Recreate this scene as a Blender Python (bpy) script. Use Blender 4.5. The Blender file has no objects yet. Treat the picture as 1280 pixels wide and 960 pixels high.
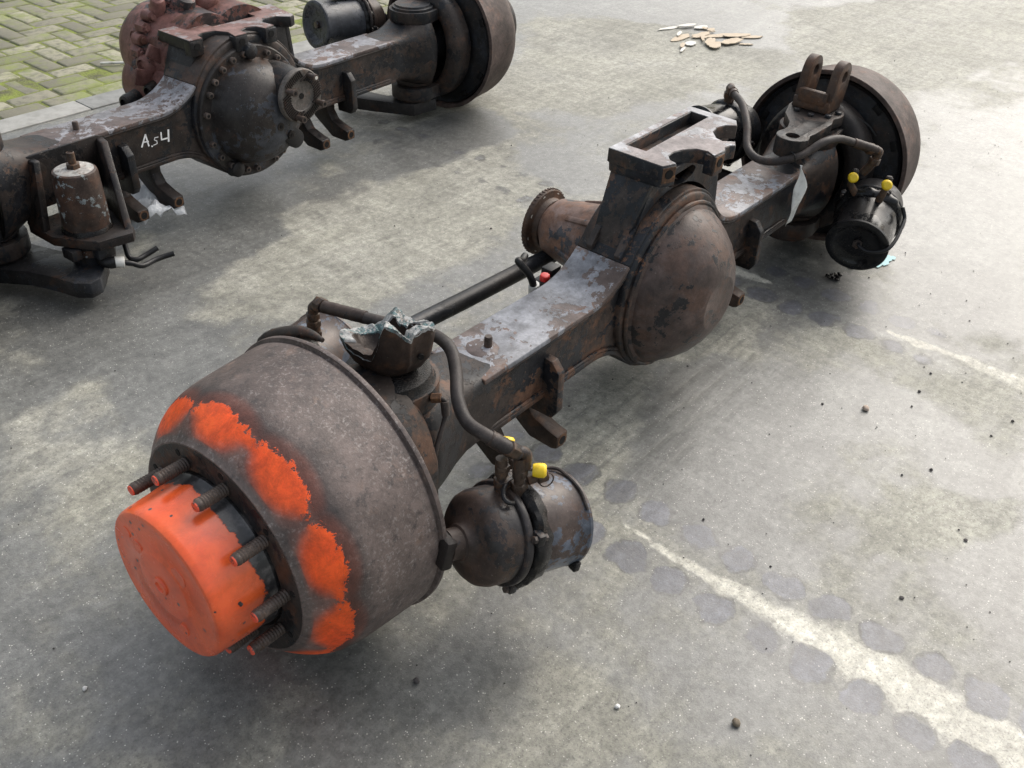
import bpy, bmesh, math, random
import numpy as np
from mathutils import Vector, Matrix, noise
from mathutils.geometry import tessellate_polygon
R_ = math.radians
rnd = random.Random(7)
scn = bpy.context.scene
col = scn.collection

# ------------------------------------------------------------------ camera
cd = bpy.data.cameras.new('camera'); cam = bpy.data.objects.new('camera', cd); col.objects.link(cam)
RT = Vector((0.630907, -0.774092, 0.052325)); UP = Vector((0.429040, 0.404280, 0.807764)); FW = Vector((0.646437, 0.487174, -0.587180))
cam.matrix_world = Matrix(((RT.x, UP.x, -FW.x, -1.845121), (RT.y, UP.y, -FW.y, -1.012593), (RT.z, UP.z, -FW.z, 1.422321), (0, 0, 0, 1)))
cd.sensor_width = 36.0; cd.lens = 34.149; cd.clip_start = 0.02; cd.clip_end = 2000
scn.camera = cam

# ------------------------------------------------------------------ sky and sun (bright overcast)
SUN_EL, SUN_AZ = R_(44), R_(-2)          # azimuth from +X towards +Y
w = bpy.data.worlds.new('World'); scn.world = w; w.use_nodes = True
nt = w.node_tree; nt.nodes.clear()
sky = nt.nodes.new('ShaderNodeTexSky'); sky.sky_type = 'NISHITA'; sky.sun_disc = False
sky.sun_elevation = SUN_EL; sky.sun_rotation = math.pi / 2 - SUN_AZ
sky.air_density = 1.6; sky.dust_density = 6.0; sky.ozone_density = 1.0
hs = nt.nodes.new('ShaderNodeHueSaturation'); hs.inputs['Saturation'].default_value = 0.45
bg = nt.nodes.new('ShaderNodeBackground'); bg.inputs['Strength'].default_value = 0.15
wo = nt.nodes.new('ShaderNodeOutputWorld')
nt.links.new(sky.outputs[0], hs.inputs['Color']); nt.links.new(hs.outputs[0], bg.inputs['Color']); nt.links.new(bg.outputs[0], wo.inputs[0])
sd = bpy.data.lights.new('sun', 'SUN'); sun = bpy.data.objects.new('sun', sd); col.objects.link(sun)
sd.energy = 0.75; sd.angle = R_(75); sd.color = (1.0, 0.993, 0.985)
sdir = Vector((math.cos(SUN_EL) * math.cos(SUN_AZ), math.cos(SUN_EL) * math.sin(SUN_AZ), math.sin(SUN_EL)))
sun.rotation_euler = sdir.to_track_quat('Z', 'Y').to_euler(); sun.location = sdir * 20
scn.view_settings.view_transform = 'Standard'; scn.view_settings.look = 'None'
scn.view_settings.gamma = 1.0; scn.view_settings.use_curve_mapping = False
scn.view_settings.exposure = 0.55

# ------------------------------------------------------------------ materials
MATS = {}
class NT:
    def __init__(s, name):
        s.m = bpy.data.materials.new(name); s.m.use_nodes = True; s.t = s.m.node_tree; s.t.nodes.clear()
        s.out = s.n('ShaderNodeOutputMaterial'); s.b = s.n('ShaderNodeBsdfPrincipled'); s.l(s.b.outputs[0], s.out.inputs[0])
        s.co = s.n('ShaderNodeTexCoord'); MATS[name] = s.m
    def n(s, t, **k):
        x = s.t.nodes.new(t)
        for a, v in k.items(): setattr(x, a, v)
        return x
    def l(s, a, b): s.t.links.new(a, b)
    def set(s, sock, v):
        if hasattr(v, 'is_output') or isinstance(v, bpy.types.NodeSocket): s.l(v, sock)
        else: sock.default_value = v
    def noise(s, scale, detail=6, rough=.6, dist=0, vec=None, out=0):
        x = s.n('ShaderNodeTexNoise'); x.inputs['Scale'].default_value = scale; x.inputs['Detail'].default_value = detail
        x.inputs['Roughness'].default_value = rough; x.inputs['Distortion'].default_value = dist
        s.l(vec if vec else s.co.outputs['Object'], x.inputs['Vector']); return x.outputs[out]
    def voro(s, scale, feature='F1', vec=None, out='Distance', rnd_=1.0):
        x = s.n('ShaderNodeTexVoronoi', feature=feature); x.inputs['Scale'].default_value = scale; x.inputs['Randomness'].default_value = rnd_
        s.l(vec if vec else s.co.outputs['Object'], x.inputs['Vector']); return x.outputs[out]
    def math(s, op, a, b=0.0, c=0.0, clamp=False):
        x = s.n('ShaderNodeMath', operation=op); x.use_clamp = clamp
        s.set(x.inputs[0], a); s.set(x.inputs[1], b); s.set(x.inputs[2], c); return x.outputs[0]
    def ramp(s, v, lo, hi, a=0.0, b=1.0):
        x = s.n('ShaderNodeMapRange'); x.interpolation_type = 'SMOOTHSTEP'
        s.set(x.inputs[0], v); x.inputs[1].default_value = lo; x.inputs[2].default_value = hi; x.inputs[3].default_value = a; x.inputs[4].default_value = b
        return x.outputs[0]
    def mix(s, f, a, b):
        x = s.n('ShaderNodeMix', data_type='RGBA'); s.set(x.inputs[0], f)
        s.set(x.inputs[6], a + (1,) if isinstance(a, tuple) else a); s.set(x.inputs[7], b + (1,) if isinstance(b, tuple) else b); return x.outputs[2]
    def mixf(s, f, a, b):
        x = s.n('ShaderNodeMix', data_type='FLOAT'); s.set(x.inputs[0], f); s.set(x.inputs[2], a); s.set(x.inputs[3], b); return x.outputs[0]
    def scalec(s, c, f):
        x = s.n('ShaderNodeVectorMath', operation='SCALE'); s.l(c, x.inputs[0]); s.set(x.inputs['Scale'], f); return x.outputs[0]
    def attr(s, name):
        x = s.n('ShaderNodeAttribute'); x.attribute_name = name; return x.outputs['Fac']
    def sep(s, vec=None):
        x = s.n('ShaderNodeSeparateXYZ'); s.l(vec if vec else s.co.outputs['Object'], x.inputs[0]); return x.outputs
    def vmap(s, scale=(1, 1, 1), loc=(0, 0, 0)):
        x = s.n('ShaderNodeMapping'); x.inputs['Scale'].default_value = scale; x.inputs['Location'].default_value = loc
        s.l(s.co.outputs['Object'], x.inputs['Vector']); return x.outputs[0]
    def fin(s, colr, rough, metal=0.0, bump=None, bs=.3, bd=.002, spec=.5):
        s.set(s.b.inputs['Base Color'], colr + (1,) if isinstance(colr, tuple) else colr); s.set(s.b.inputs['Roughness'], rough); s.set(s.b.inputs['Metallic'], metal)
        s.set(s.b.inputs['Specular IOR Level'], spec)
        if bump is not None:
            x = s.n('ShaderNodeBump'); x.inputs['Strength'].default_value = bs; x.inputs['Distance'].default_value = bd
            s.l(bump, x.inputs['Height']); s.l(x.outputs[0], s.b.inputs['Normal'])
        return s.m

def rusty(name, base, base2, rust, paint=None, amt=.5, rust_amt=.5, rough=.55, prough=.35, scale=1.0, loc=(0, 0, 0), bump=.5, spec=.28, grime=.45, streak=None):
    """old painted steel: two-tone grime, rust blotches, remains of paint with flaked edges"""
    kf = .77; base, base2, rust = (tuple(min(.5, x * (kf if max(t) < .2 else 1.0)) for x in t) for t in (base, base2, rust))
    base, base2, rust = ((t[0] * 1.05, t[1] * .98, t[2] * .91) if .02 < max(t) < .2 and t[0] > t[2] else t for t in (base, base2, rust))
    s = NT(name); v = s.vmap((scale, scale, scale), loc)
    big = s.noise(5, 6, .62, .4, v); mid = s.noise(16, 8, .68, .3, v); fine = s.noise(120, 4, .7, 0, v)
    c = s.mix(s.ramp(big, .38, .64), base, base2)
    rm = s.ramp(s.math('ADD', s.math('MULTIPLY', mid, .7), s.math('MULTIPLY', big, .3)), .62 - .24 * rust_amt, .70 - .24 * rust_amt)
    c = s.mix(rm, c, s.mix(fine, tuple(.7 * x for x in rust), tuple(min(1, 1.3 * x) for x in rust)))
    h = s.math('ADD', s.math('MULTIPLY', fine, .35), s.math('MULTIPLY', mid, .3))
    ro = s.math('MULTIPLY_ADD', mid, .25, rough - .1)
    if paint:
        paint = tuple(x * (kf if max(paint) < .2 else .86) for x in paint)
        pn = s.noise(7, 9, .66, .6, s.vmap((scale,) * 3, (loc[0] + 3.1, loc[1] + 1.7, loc[2])))
        chips = s.noise(45, 5, .7, 0, v)
        pm = s.ramp(s.math('ADD', pn, s.math('MULTIPLY', s.math('SUBTRACT', chips, .5), .55)), .66 - .32 * amt, .68 - .32 * amt)
        pc = s.mix(s.ramp(s.noise(22, 5, .6, 0, v), .35, .7), paint, tuple(.62 * x for x in paint))
        c = s.mix(pm, c, pc); ro = s.mixf(pm, ro, s.math('MULTIPLY_ADD', fine, .15, prough - .07))
        h = s.math('ADD', h, s.math('MULTIPLY', pm, .35))
    g = s.ramp(s.noise(2.6, 5, .6, .5, v), .40, .62)
    c = s.mix(s.math('MULTIPLY', g, grime), c, tuple(.35 * x for x in base))
    c = s.mix(s.math('MULTIPLY', s.ramp(s.noise(260, 2, .5, 0, v), .66, .78), .4), c, (.26, .22, .19))
    c = s.scalec(c, s.math('MULTIPLY', s.ramp(s.noise(34, 8, .78, .3, v), .28, .72, .62, 1.34), s.ramp(s.noise(9, 6, .7, .2, v), .25, .75, .72, 1.26)))
    return s.fin(c, ro, 0.0, h, bump, .003, spec)

DKBR, BRN, RUST = (.040, .033, .031), (.078, .060, .055), (.125, .066, .045)
BLK, GRYP, BLUP = (.018, .018, .020), (.10, .105, .12), (.36, .37, .41)
rusty('housing_steel', DKBR, (.085, .064, .056), (.155, .088, .060), (.024, .026, .031), .46, .50, .5, .40)
rusty('top_plate_steel', (.13, .105, .10), (.20, .165, .155), (.19, .125, .10), (.31, .32, .35), .53, .45, .42, .36, loc=(0, 1, 0), grime=.15)
rusty('top_plate_worn', (.11, .09, .09), (.19, .16, .16), (.15, .10, .085), (.36, .36, .39), .50, .35, .40, .34, loc=(4, 1, 2), grime=.2)
rusty('cover_steel', (.075, .060, .058), (.135, .102, .094), (.125, .082, .068), (.040, .038, .040), .32, .50, .42, .36, loc=(1, 0, 2), grime=.25)
rusty('cover_dark', (.036, .034, .035), (.062, .055, .053), (.085, .056, .045), (.085, .092, .11), .30, .35, .38, .34, loc=(6, 3, 5), grime=.3)
rusty('drum_steel', (.078, .062, .059), (.145, .113, .106), (.17, .115, .098), None, 0, .38, .62, scale=1.3, loc=(2, 2, 1), bump=.9, grime=.35)
rusty('dark_casting', (.030, .026, .026), (.056, .046, .043), (.095, .052, .036), BLK, .4, .4, .5, .38, loc=(5, 0, 1))
rusty('black_casting', (.020, .020, .022), (.036, .034, .035), (.070, .045, .035), (.035, .038, .045), .40, .26, .42, .34, loc=(7, 3, 1))
rusty('rear_steel', (.040, .034, .033), (.072, .059, .055), (.10, .064, .050), (.026, .028, .033), .42, .44, .46, .38, loc=(7, 3, 1))
rusty('brown_casting', (.056, .043, .038), (.095, .068, .056), (.115, .068, .046), None, 0, .55, .5, loc=(2, 6, 1), bump=.8)
rusty('bracket_steel', (.042, .038, .038), (.075, .062, .058), (.13, .08, .062), (.030, .034, .042), .52, .42, .45, .36, loc=(9, 0, 3), grime=.25)
rusty('bracket_top_steel', (.21, .18, .175), (.30, .27, .265), (.20, .14, .12), (.43, .43, .45), .54, .40, .45, .38, loc=(3, 8, 1), grime=.12)
rusty('red_top_steel', (.17, .095, .083), (.26, .155, .14), (.18, .11, .092), (.34, .30, .30), .42, .3, .42, .36, loc=(1, 8, 4), grime=.15)
rusty('pinion_steel', (.16, .105, .085), (.24, .165, .14), (.20, .11, .075), (.10, .10, .11), .28, .5, .5, .4, loc=(1, 2, 9), grime=.2)
rusty('red_primer', (.15, .072, .062), (.22, .108, .095), (.13, .065, .05), (.07, .06, .062), .34, .35, .48, .4, loc=(4, 4, 4), grime=.4)
rusty('hose_rubber', (.045, .041, .042), (.075, .066, .064), (.085, .062, .055), None, 0, .3, .5, scale=2, loc=(1, 1, 6), bump=.4, grime=.3)
rusty('black_rubber', (.014, .014, .015), (.024, .024, .026), (.03, .028, .027), None, 0, .3, .38, scale=2, loc=(1, 1, 3), bump=.2, grime=.3)
rusty('chamber_brown', (.062, .048, .043), (.095, .069, .060), (.10, .068, .054), (.05, .045, .045), .3, .45, .42, .3, loc=(3, 1, 7), bump=.3, grime=.3)
rusty('chamber_grey', (.070, .058, .056), (.110, .086, .080), (.11, .078, .066), (.14, .16, .20), .50, .35, .24, .18, loc=(3, 5, 7), bump=.25, grime=.25)
rusty('chamber_blue', (.075, .080, .092), (.12, .128, .145), (.09, .075, .07), (.05, .055, .065), .4, .3, .35, .25, loc=(3, 5, 1), bump=.25, grime=.3)
rusty('chamber_black', (.012, .012, .013), (.020, .020, .022), (.032, .027, .025), (.014, .015, .017), .6, .25, .30, .18, loc=(1, 5, 2), bump=.15, grime=.2)
rusty('oily_black', (.010, .010, .011), (.020, .018, .017), (.045, .035, .03), None, 0, .3, .22, loc=(8, 2, 2), scale=3, bump=1.0, grime=.4)
rusty('bolt_steel', (.085, .075, .072), (.14, .12, .115), (.14, .085, .06), None, 0, .4, .42, scale=4, bump=.3, grime=.25)
rusty('flange_grey', (.13, .125, .122), (.19, .18, .175), (.15, .11, .09), None, 0, .35, .45, scale=3, bump=.4, grime=.25)
rusty('stud_steel', (.085, .070, .064), (.13, .105, .096), (.12, .08, .062), None, 0, .4, .4, scale=5, bump=.5, grime=.2)
rusty('fitting_brass', (.075, .056, .045), (.12, .085, .062), (.14, .08, .05), (.06, .05, .05), .3, .5, .42, .4, scale=4, bump=.4, grime=.3)
rusty('hole_black', (.008, .008, .008), (.012, .011, .011), (.02, .015, .012), None, 0, .2, .7, bump=.2)
rusty('orange_rust', (.12, .07, .045), (.18, .10, .06), (.22, .11, .05), None, 0, .5, .55, scale=4, bump=.6, grime=.2)
rusty('canister_paint', (.055, .042, .038), (.085, .06, .052), (.10, .06, .045), (.33, .37, .38), .36, .5, .42, .34, loc=(2.4, 7, 1.2), scale=1.4, bump=.5, grime=.35)
rusty('canister_top_paint', (.30, .28, .26), (.40, .37, .34), (.16, .11, .085), (.50, .49, .46), .5, .35, .45, .4, loc=(2, 3, 1), scale=2, grime=.15)
rusty('broken_white', (.34, .34, .33), (.50, .50, .49), (.20, .16, .13), (.16, .26, .27), .35, .35, .6, .5, loc=(2, 9, 1), scale=4, bump=1.0, grime=.3)

s = NT('yellow_plastic'); s.fin(s.mix(s.ramp(s.noise(60, 4), .5, .75), (.80, .56, .02), (.55, .36, .02)), .4)
s = NT('red_plastic'); s.fin(s.mix(s.ramp(s.noise(80, 4), .5, .75), (.62, .035, .03), (.35, .02, .02)), .4)
s = NT('white_plastic'); s.fin(s.mix(s.ramp(s.noise(50, 4), .45, .7), (.62, .61, .57), (.38, .36, .32)), .4)
s = NT('paint_marker'); s.fin((.82, .82, .82), .5)
s = NT('tag_paper'); s.fin(s.mix(s.ramp(s.noise(40, 5), .45, .75), (.74, .74, .71), (.50, .49, .46)), .55, bump=s.noise(25, 3), bs=.4, bd=.004)
s = NT('blue_spill'); s.fin(s.mix(s.noise(40, 4), (.10, .34, .38), (.22, .52, .55)), .3)

# orange paint on the drum shoulder, sprayed through the wheel's hand holes and peeling outwards
s = NT('drum_painted')
v = s.vmap((1.3,) * 3, (2, 2, 1)); big = s.noise(5, 6, .62, .4, v); mid = s.noise(18, 8, .68, .3, v); fine = s.noise(140, 4, .7, 0, v)
sp = s.voro(150)
c = s.mix(s.ramp(big, .36, .66), (.078, .059, .053), (.140, .107, .096))
c = s.mix(s.ramp(mid, .55, .68), c, (.140, .098, .080))
c = s.mix(s.math('MULTIPLY', s.math('MULTIPLY', s.ramp(s.noise(150, 4, .72), .52, .66), s.ramp(s.noise(6, 5, .65, .4), .38, .62, .15, 1)), .62), c, (.30, .27, .255))
c = s.mix(s.math('MULTIPLY', s.ramp(s.noise(60, 4, .7, 0, s.vmap((1, 1, 1), (5, 3, 1))), .55, .66), .7), c, (.045, .038, .037))
c = s.mix(s.math('MULTIPLY', s.ramp(s.noise(3.2, 5, .6, .6), .5, .66), .5), c, (.045, .036, .035))
pt = s.attr('patch'); sd_ = s.attr('side')
black = s.ramp(s.math('ADD', sd_, s.math('MULTIPLY', s.math('SUBTRACT', s.noise(30, 6, .7), .5), .5)), .20, .62)
blackout = s.ramp(s.math('ADD', sd_, s.math('MULTIPLY', s.math('SUBTRACT', s.noise(22, 6, .7), .5), 1.3)), .75, 2.0, 1, 0)
c = s.mix(s.math('MULTIPLY', s.math('MULTIPLY', black, blackout), .88), c, (.022, .019, .019))
flake = s.math('ADD', s.math('MULTIPLY', s.math('SUBTRACT', s.noise(22, 8, .75, .8), .5), .7), s.math('MULTIPLY', s.math('SUBTRACT', s.noise(75, 5, .75, .4), .5), .5))
peel = s.ramp(s.math('SUBTRACT', s.math('ADD', pt, s.math('MULTIPLY', flake, s.ramp(sd_, -.2, .5, .5, 4.0))), s.math('MULTIPLY', s.ramp(sd_, .25, 1.1), .70)), .12, .18)
soft = s.ramp(s.math('ADD', pt, s.math('MULTIPLY', s.math('SUBTRACT', s.noise(9, 4), .5), .45)), -.02, .78)
om = s.mixf(s.ramp(sd_, -.10, .25), soft, s.math('MULTIPLY', peel, s.ramp(pt, -.05, .12)))
oc = s.mix(s.ramp(s.noise(9, 4), .35, .7), (.86, .105, .014), (.78, .080, .012))
ch_ = s.ramp(s.math('ADD', s.voro(55), s.math('MULTIPLY', s.noise(130, 3), .12)), .15, .17)
om = s.math('MULTIPLY', om, s.math('MAXIMUM', ch_, s.ramp(s.noise(12, 3), .42, .46)))
c = s.mix(s.math('MULTIPLY', s.ramp(pt, -.7, .25), .13), c, (.62, .12, .04))
c = s.mix(om, c, oc)
c = s.scalec(c, s.math('MULTIPLY', s.ramp(s.noise(30, 8, .78, .3), .28, .72, .66, 1.34), s.ramp(s.noise(4, 6, .7, .3), .3, .7, .82, 1.18)))
s.fin(c, s.mixf(om, .55, .42), 0, s.math('ADD', s.math('MULTIPLY', fine, .5), s.math('ADD', s.math('MULTIPLY', mid, .3), s.math('MULTIPLY', om, .4))), .55, .003)

# orange hub cap: glossy old paint, chips, worn ragged edge at its root
s = NT('cap_paint')
xyz = s.sep(); xx = xyz[0]
n1 = s.noise(16, 7, .7, .5); n2 = s.noise(5, 4)
edge = s.ramp(s.math('ADD', s.math('ADD', s.math('ABSOLUTE', xx), 0.0), s.math('MULTIPLY', s.math('SUBTRACT', n1, .5), .060)), 1.2685, 1.2715, 1, 0)
chips = s.math('MULTIPLY', s.ramp(s.math('ADD', s.voro(38), s.math('MULTIPLY', s.noise(120, 3), .10)), .165, .18, 1, 0), s.ramp(s.noise(9, 3, .5, 0, s.vmap((1, 1, 1), (3, 1, 1))), .43, .48))
oc = s.mix(s.ramp(n2, .35, .65), (.80, .105, .026), (.88, .150, .042))
oc = s.mix(s.math('MULTIPLY', s.ramp(s.noise(28, 5, .65), .52, .72), .35), oc, (.62, .055, .02))
oc = s.scalec(oc, s.math('MULTIPLY', s.ramp(s.noise(26, 7, .75, .4), .25, .6, .72, 1.0), s.ramp(s.noise(6, 6, .7, .5), .3, .6, .84, 1.04)))
worn = s.ramp(s.noise(7, 5, .6, .3, s.vmap((1, 1, 1), (1.3, .4, 2.2))), .50, .64)
m = s.math('MAXIMUM', edge, chips)
bc = s.mix(s.ramp(s.noise(40, 4, .7), .45, .7), (.028, .027, .028), (.13, .12, .118))
s.fin(s.mix(m, oc, bc), s.mixf(m, s.math('MULTIPLY_ADD', n1, .2, .16), .4), 0, s.math('ADD', s.math('MULTIPLY', m, -.6), s.math('MULTIPLY', s.noise(50, 3), .25)), .45, .002)
s.b.inputs['Coat Weight'].default_value = .35; s.b.inputs['Coat Roughness'].default_value = .18
s = NT('stud_tip_paint'); s.fin(s.mix(s.ramp(s.noise(90, 4), .5, .62), (.74, .10, .05), (.12, .07, .06)), .45)

# concrete yard: damp / dry patches (attribute wet), pale seams of dry dust, damp imprints
s = NT('yard_concrete')
wet0 = s.attr('wet'); seam0 = s.attr('seam'); dot0 = s.attr('dot'); scr = s.attr('scratch'); shade_stn = s.attr('shade_stain')
P = s.co.outputs['Object']
nb = s.noise(2.2, 7, .62, .5); nm = s.noise(9, 7, .66, .3); nf = s.noise(60, 5, .72); ng = s.noise(320, 3, .7)
wet = s.ramp(s.math('ADD', wet0, s.math('ADD', s.math('MULTIPLY', s.math('SUBTRACT', nm, .5), .75), s.math('MULTIPLY', s.math('SUBTRACT', nb, .5), .9))), .32, .68)
dry = s.mix(s.ramp(nb, .3, .7), (.268, .262, .215), (.312, .305, .262))
dry = s.mix(s.ramp(nm, .45, .7), dry, (.215, .210, .174))
wc = s.mix(s.ramp(nm, .35, .65), (.106, .108, .100), (.148, .150, .139))
c = s.mix(wet, dry, wc)
c = s.mix(s.math('MULTIPLY', s.ramp(nf, .42, .66), .45), c, s.mix(wet, (.19, .182, .16), (.080, .080, .078)))
seam = s.ramp(s.math('ADD', seam0, s.math('MULTIPLY', s.math('SUBTRACT', s.noise(16, 7, .72), .5), 1.1)), .35, .80)
c = s.mix(seam, c, s.mix(s.ramp(nf, .4, .65), (.50, .485, .42), (.40, .385, .325)))
dot = s.ramp(s.math('ADD', dot0, s.math('ADD', s.math('MULTIPLY', s.math('SUBTRACT', s.noise(22, 7, .72), .5), 1.0), s.math('MULTIPLY', s.math('SUBTRACT', s.noise(7, 3), .5), .3))), .36, .56)
rim = s.math('MULTIPLY', s.ramp(s.math('ADD', dot0, s.math('MULTIPLY', s.math('SUBTRACT', s.noise(26, 5, .65), .5), .7)), .26, .42), s.math('SUBTRACT', 1.0, s.math('MULTIPLY', dot, .8)))
c = s.mix(s.math('MULTIPLY', rim, .75), c, (.066, .066, .062))
c = s.mix(s.math('MULTIPLY', dot, .85), c, s.mix(s.ramp(nm, .4, .65), (.105, .110, .132), (.066, .069, .080)))
c = s.mix(s.math('MULTIPLY', s.ramp(s.math('ADD', scr, s.math('MULTIPLY', s.math('SUBTRACT', nf, .5), .8)), .45, .75), .45), c, (.13, .13, .115))
c = s.mix(s.math('MULTIPLY', s.ramp(s.math('ADD', shade_stn, s.math('MULTIPLY', s.math('SUBTRACT', nm, .5), .9)), .3, .8), .75), c, (.060, .060, .057))  # painted shade and dirt darken the ground beneath the parts
grain = s.ramp(s.voro(170, rnd_=1.0), .12, .26, 1, 0)
c = s.mix(s.math('MULTIPLY', s.math('MULTIPLY', grain, s.ramp(s.noise(70, 2), .50, .62)), s.mixf(dot, .75, .2)), c, (.68, .66, .60))
grain2 = s.ramp(s.voro(60, rnd_=1.0), .07, .13, 1, 0)
c = s.mix(s.math('MULTIPLY', s.math('MULTIPLY', grain2, s.ramp(s.noise(31, 2), .54, .60)), .5), c, (.50, .48, .43))
c = s.mix(s.math('MULTIPLY', s.ramp(s.noise(210, 3, .7), .52, .66), .5), c, (.075, .073, .068))
c = s.mix(s.math('MULTIPLY', s.ramp(s.noise(24, 6, .75), .58, .72), .35), c, (.10, .098, .09))
strk = s.math('MULTIPLY', s.ramp(s.noise(3.2, 6, .7, .3, s.vmap((1, 9, 1))), .3, .7, .88, 1.12), s.ramp(s.noise(2.4, 6, .7, .3, s.vmap((9, 1, 1), (3, 5, 0))), .3, .7, .90, 1.10))
c = s.scalec(c, strk)
c = s.scalec(c, s.math('MULTIPLY', s.ramp(s.noise(13, 8, .74, .5), .28, .72, .86, 1.14), s.math('MULTIPLY', s.ramp(s.noise(48, 6, .76), .28, .72, .72, 1.30), s.ramp(s.noise(1.1, 6, .6, .8), .3, .7, .80, 1.18))))
ro = s.mixf(s.math('MAXIMUM', wet, dot), .72, s.math('MULTIPLY_ADD', nf, .30, .36))
ro = s.mixf(seam, ro, .8)
s.fin(c, ro, 0, s.math('ADD', s.math('MULTIPLY', nf, .6), s.math('ADD', s.math('MULTIPLY', ng, .5), s.math('MULTIPLY', scr, -.6))), .6, .0035, .5)
film = s.math('MAXIMUM', s.math('MULTIPLY_ADD', wet, .46, .12), s.math('MULTIPLY', dot, .36)); s.l(film, s.b.inputs['Coat Weight']); s.b.inputs['Coat Roughness'].default_value = .36

s = NT('kerb_concrete')
s.fin(s.mix(s.ramp(s.noise(14, 6, .65), .35, .7), (.29, .29, .275), (.20, .20, .185)), .6, bump=s.noise(90, 4), bs=.4, bd=.002)
s = NT('moss_joint')
s.fin(s.mix(s.ramp(s.noise(9, 6, .65), .35, .65), s.mix(s.noise(60, 4), (.13, .16, .035), (.26, .31, .05)), (.095, .090, .055)), .95, bump=s.noise(120, 5), bs=.9, bd=.008)
s = NT('brick_clay')
gi = s.n('ShaderNodeObjectInfo'); geo = s.n('ShaderNodeNewGeometry')
wp = geo.outputs['Position']
c = s.mix(gi.outputs['Random'], (.15, .142, .105), (.32, .305, .225))
c = s.mix(s.ramp(s.noise(30, 6, .7, .2, wp), .42, .68), c, (.14, .135, .10))
moss = s.ramp(s.math('ADD', s.noise(3.0, 6, .65, .4, wp), s.math('MULTIPLY', s.math('SUBTRACT', s.noise(25, 5, .7, 0, wp), .5), .5)), .46, .68)
oc_ = s.sep(); ed = s.math('MAXIMUM', s.ramp(s.math('ABSOLUTE', oc_[0]), .078, .104), s.ramp(s.math('ABSOLUTE', oc_[1]), .030, .052))
moss = s.math('MAXIMUM', moss, s.math('MULTIPLY', ed, s.ramp(s.noise(14, 5, .7, 0, wp), .40, .58)))
c = s.mix(s.math('MULTIPLY', moss, .74), c, s.mix(s.noise(70, 3, .6, 0, wp), (.115, .150, .030), (.24, .28, .055)))
s.fin(c, .75, 0, s.noise(110, 5, .7, 0, wp), .5, .003)
s = NT('wood_chip'); s.fin(s.mix(gi.outputs['Random'] if False else s.noise(30, 5), (.44, .35, .25), (.58, .50, .39)), .8, bump=s.noise(200, 3), bs=.5)
s = NT('white_chip'); s.fin(s.mix(s.noise(60, 4), (.72, .70, .64), (.55, .52, .47)), .7)
for nm_, a, b in (('pebble_beige', (.40, .31, .24), (.55, .44, .36)), ('pebble_dark', (.035, .03, .03), (.07, .062, .06)), ('pebble_white', (.62, .61, .58), (.74, .73, .7)), ('pebble_brown', (.14, .11, .075), (.22, .18, .13))):
    s = NT(nm_); s.fin(s.mix(s.noise(300, 4), a, b), .75, bump=s.noise(500, 3), bs=.5)
s = NT('clear_wrap'); s.fin((.80, .82, .84), .12, bump=s.noise(40, 4, .6), bs=.8, bd=.01); s.b.inputs['Alpha'].default_value = .62

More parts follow.
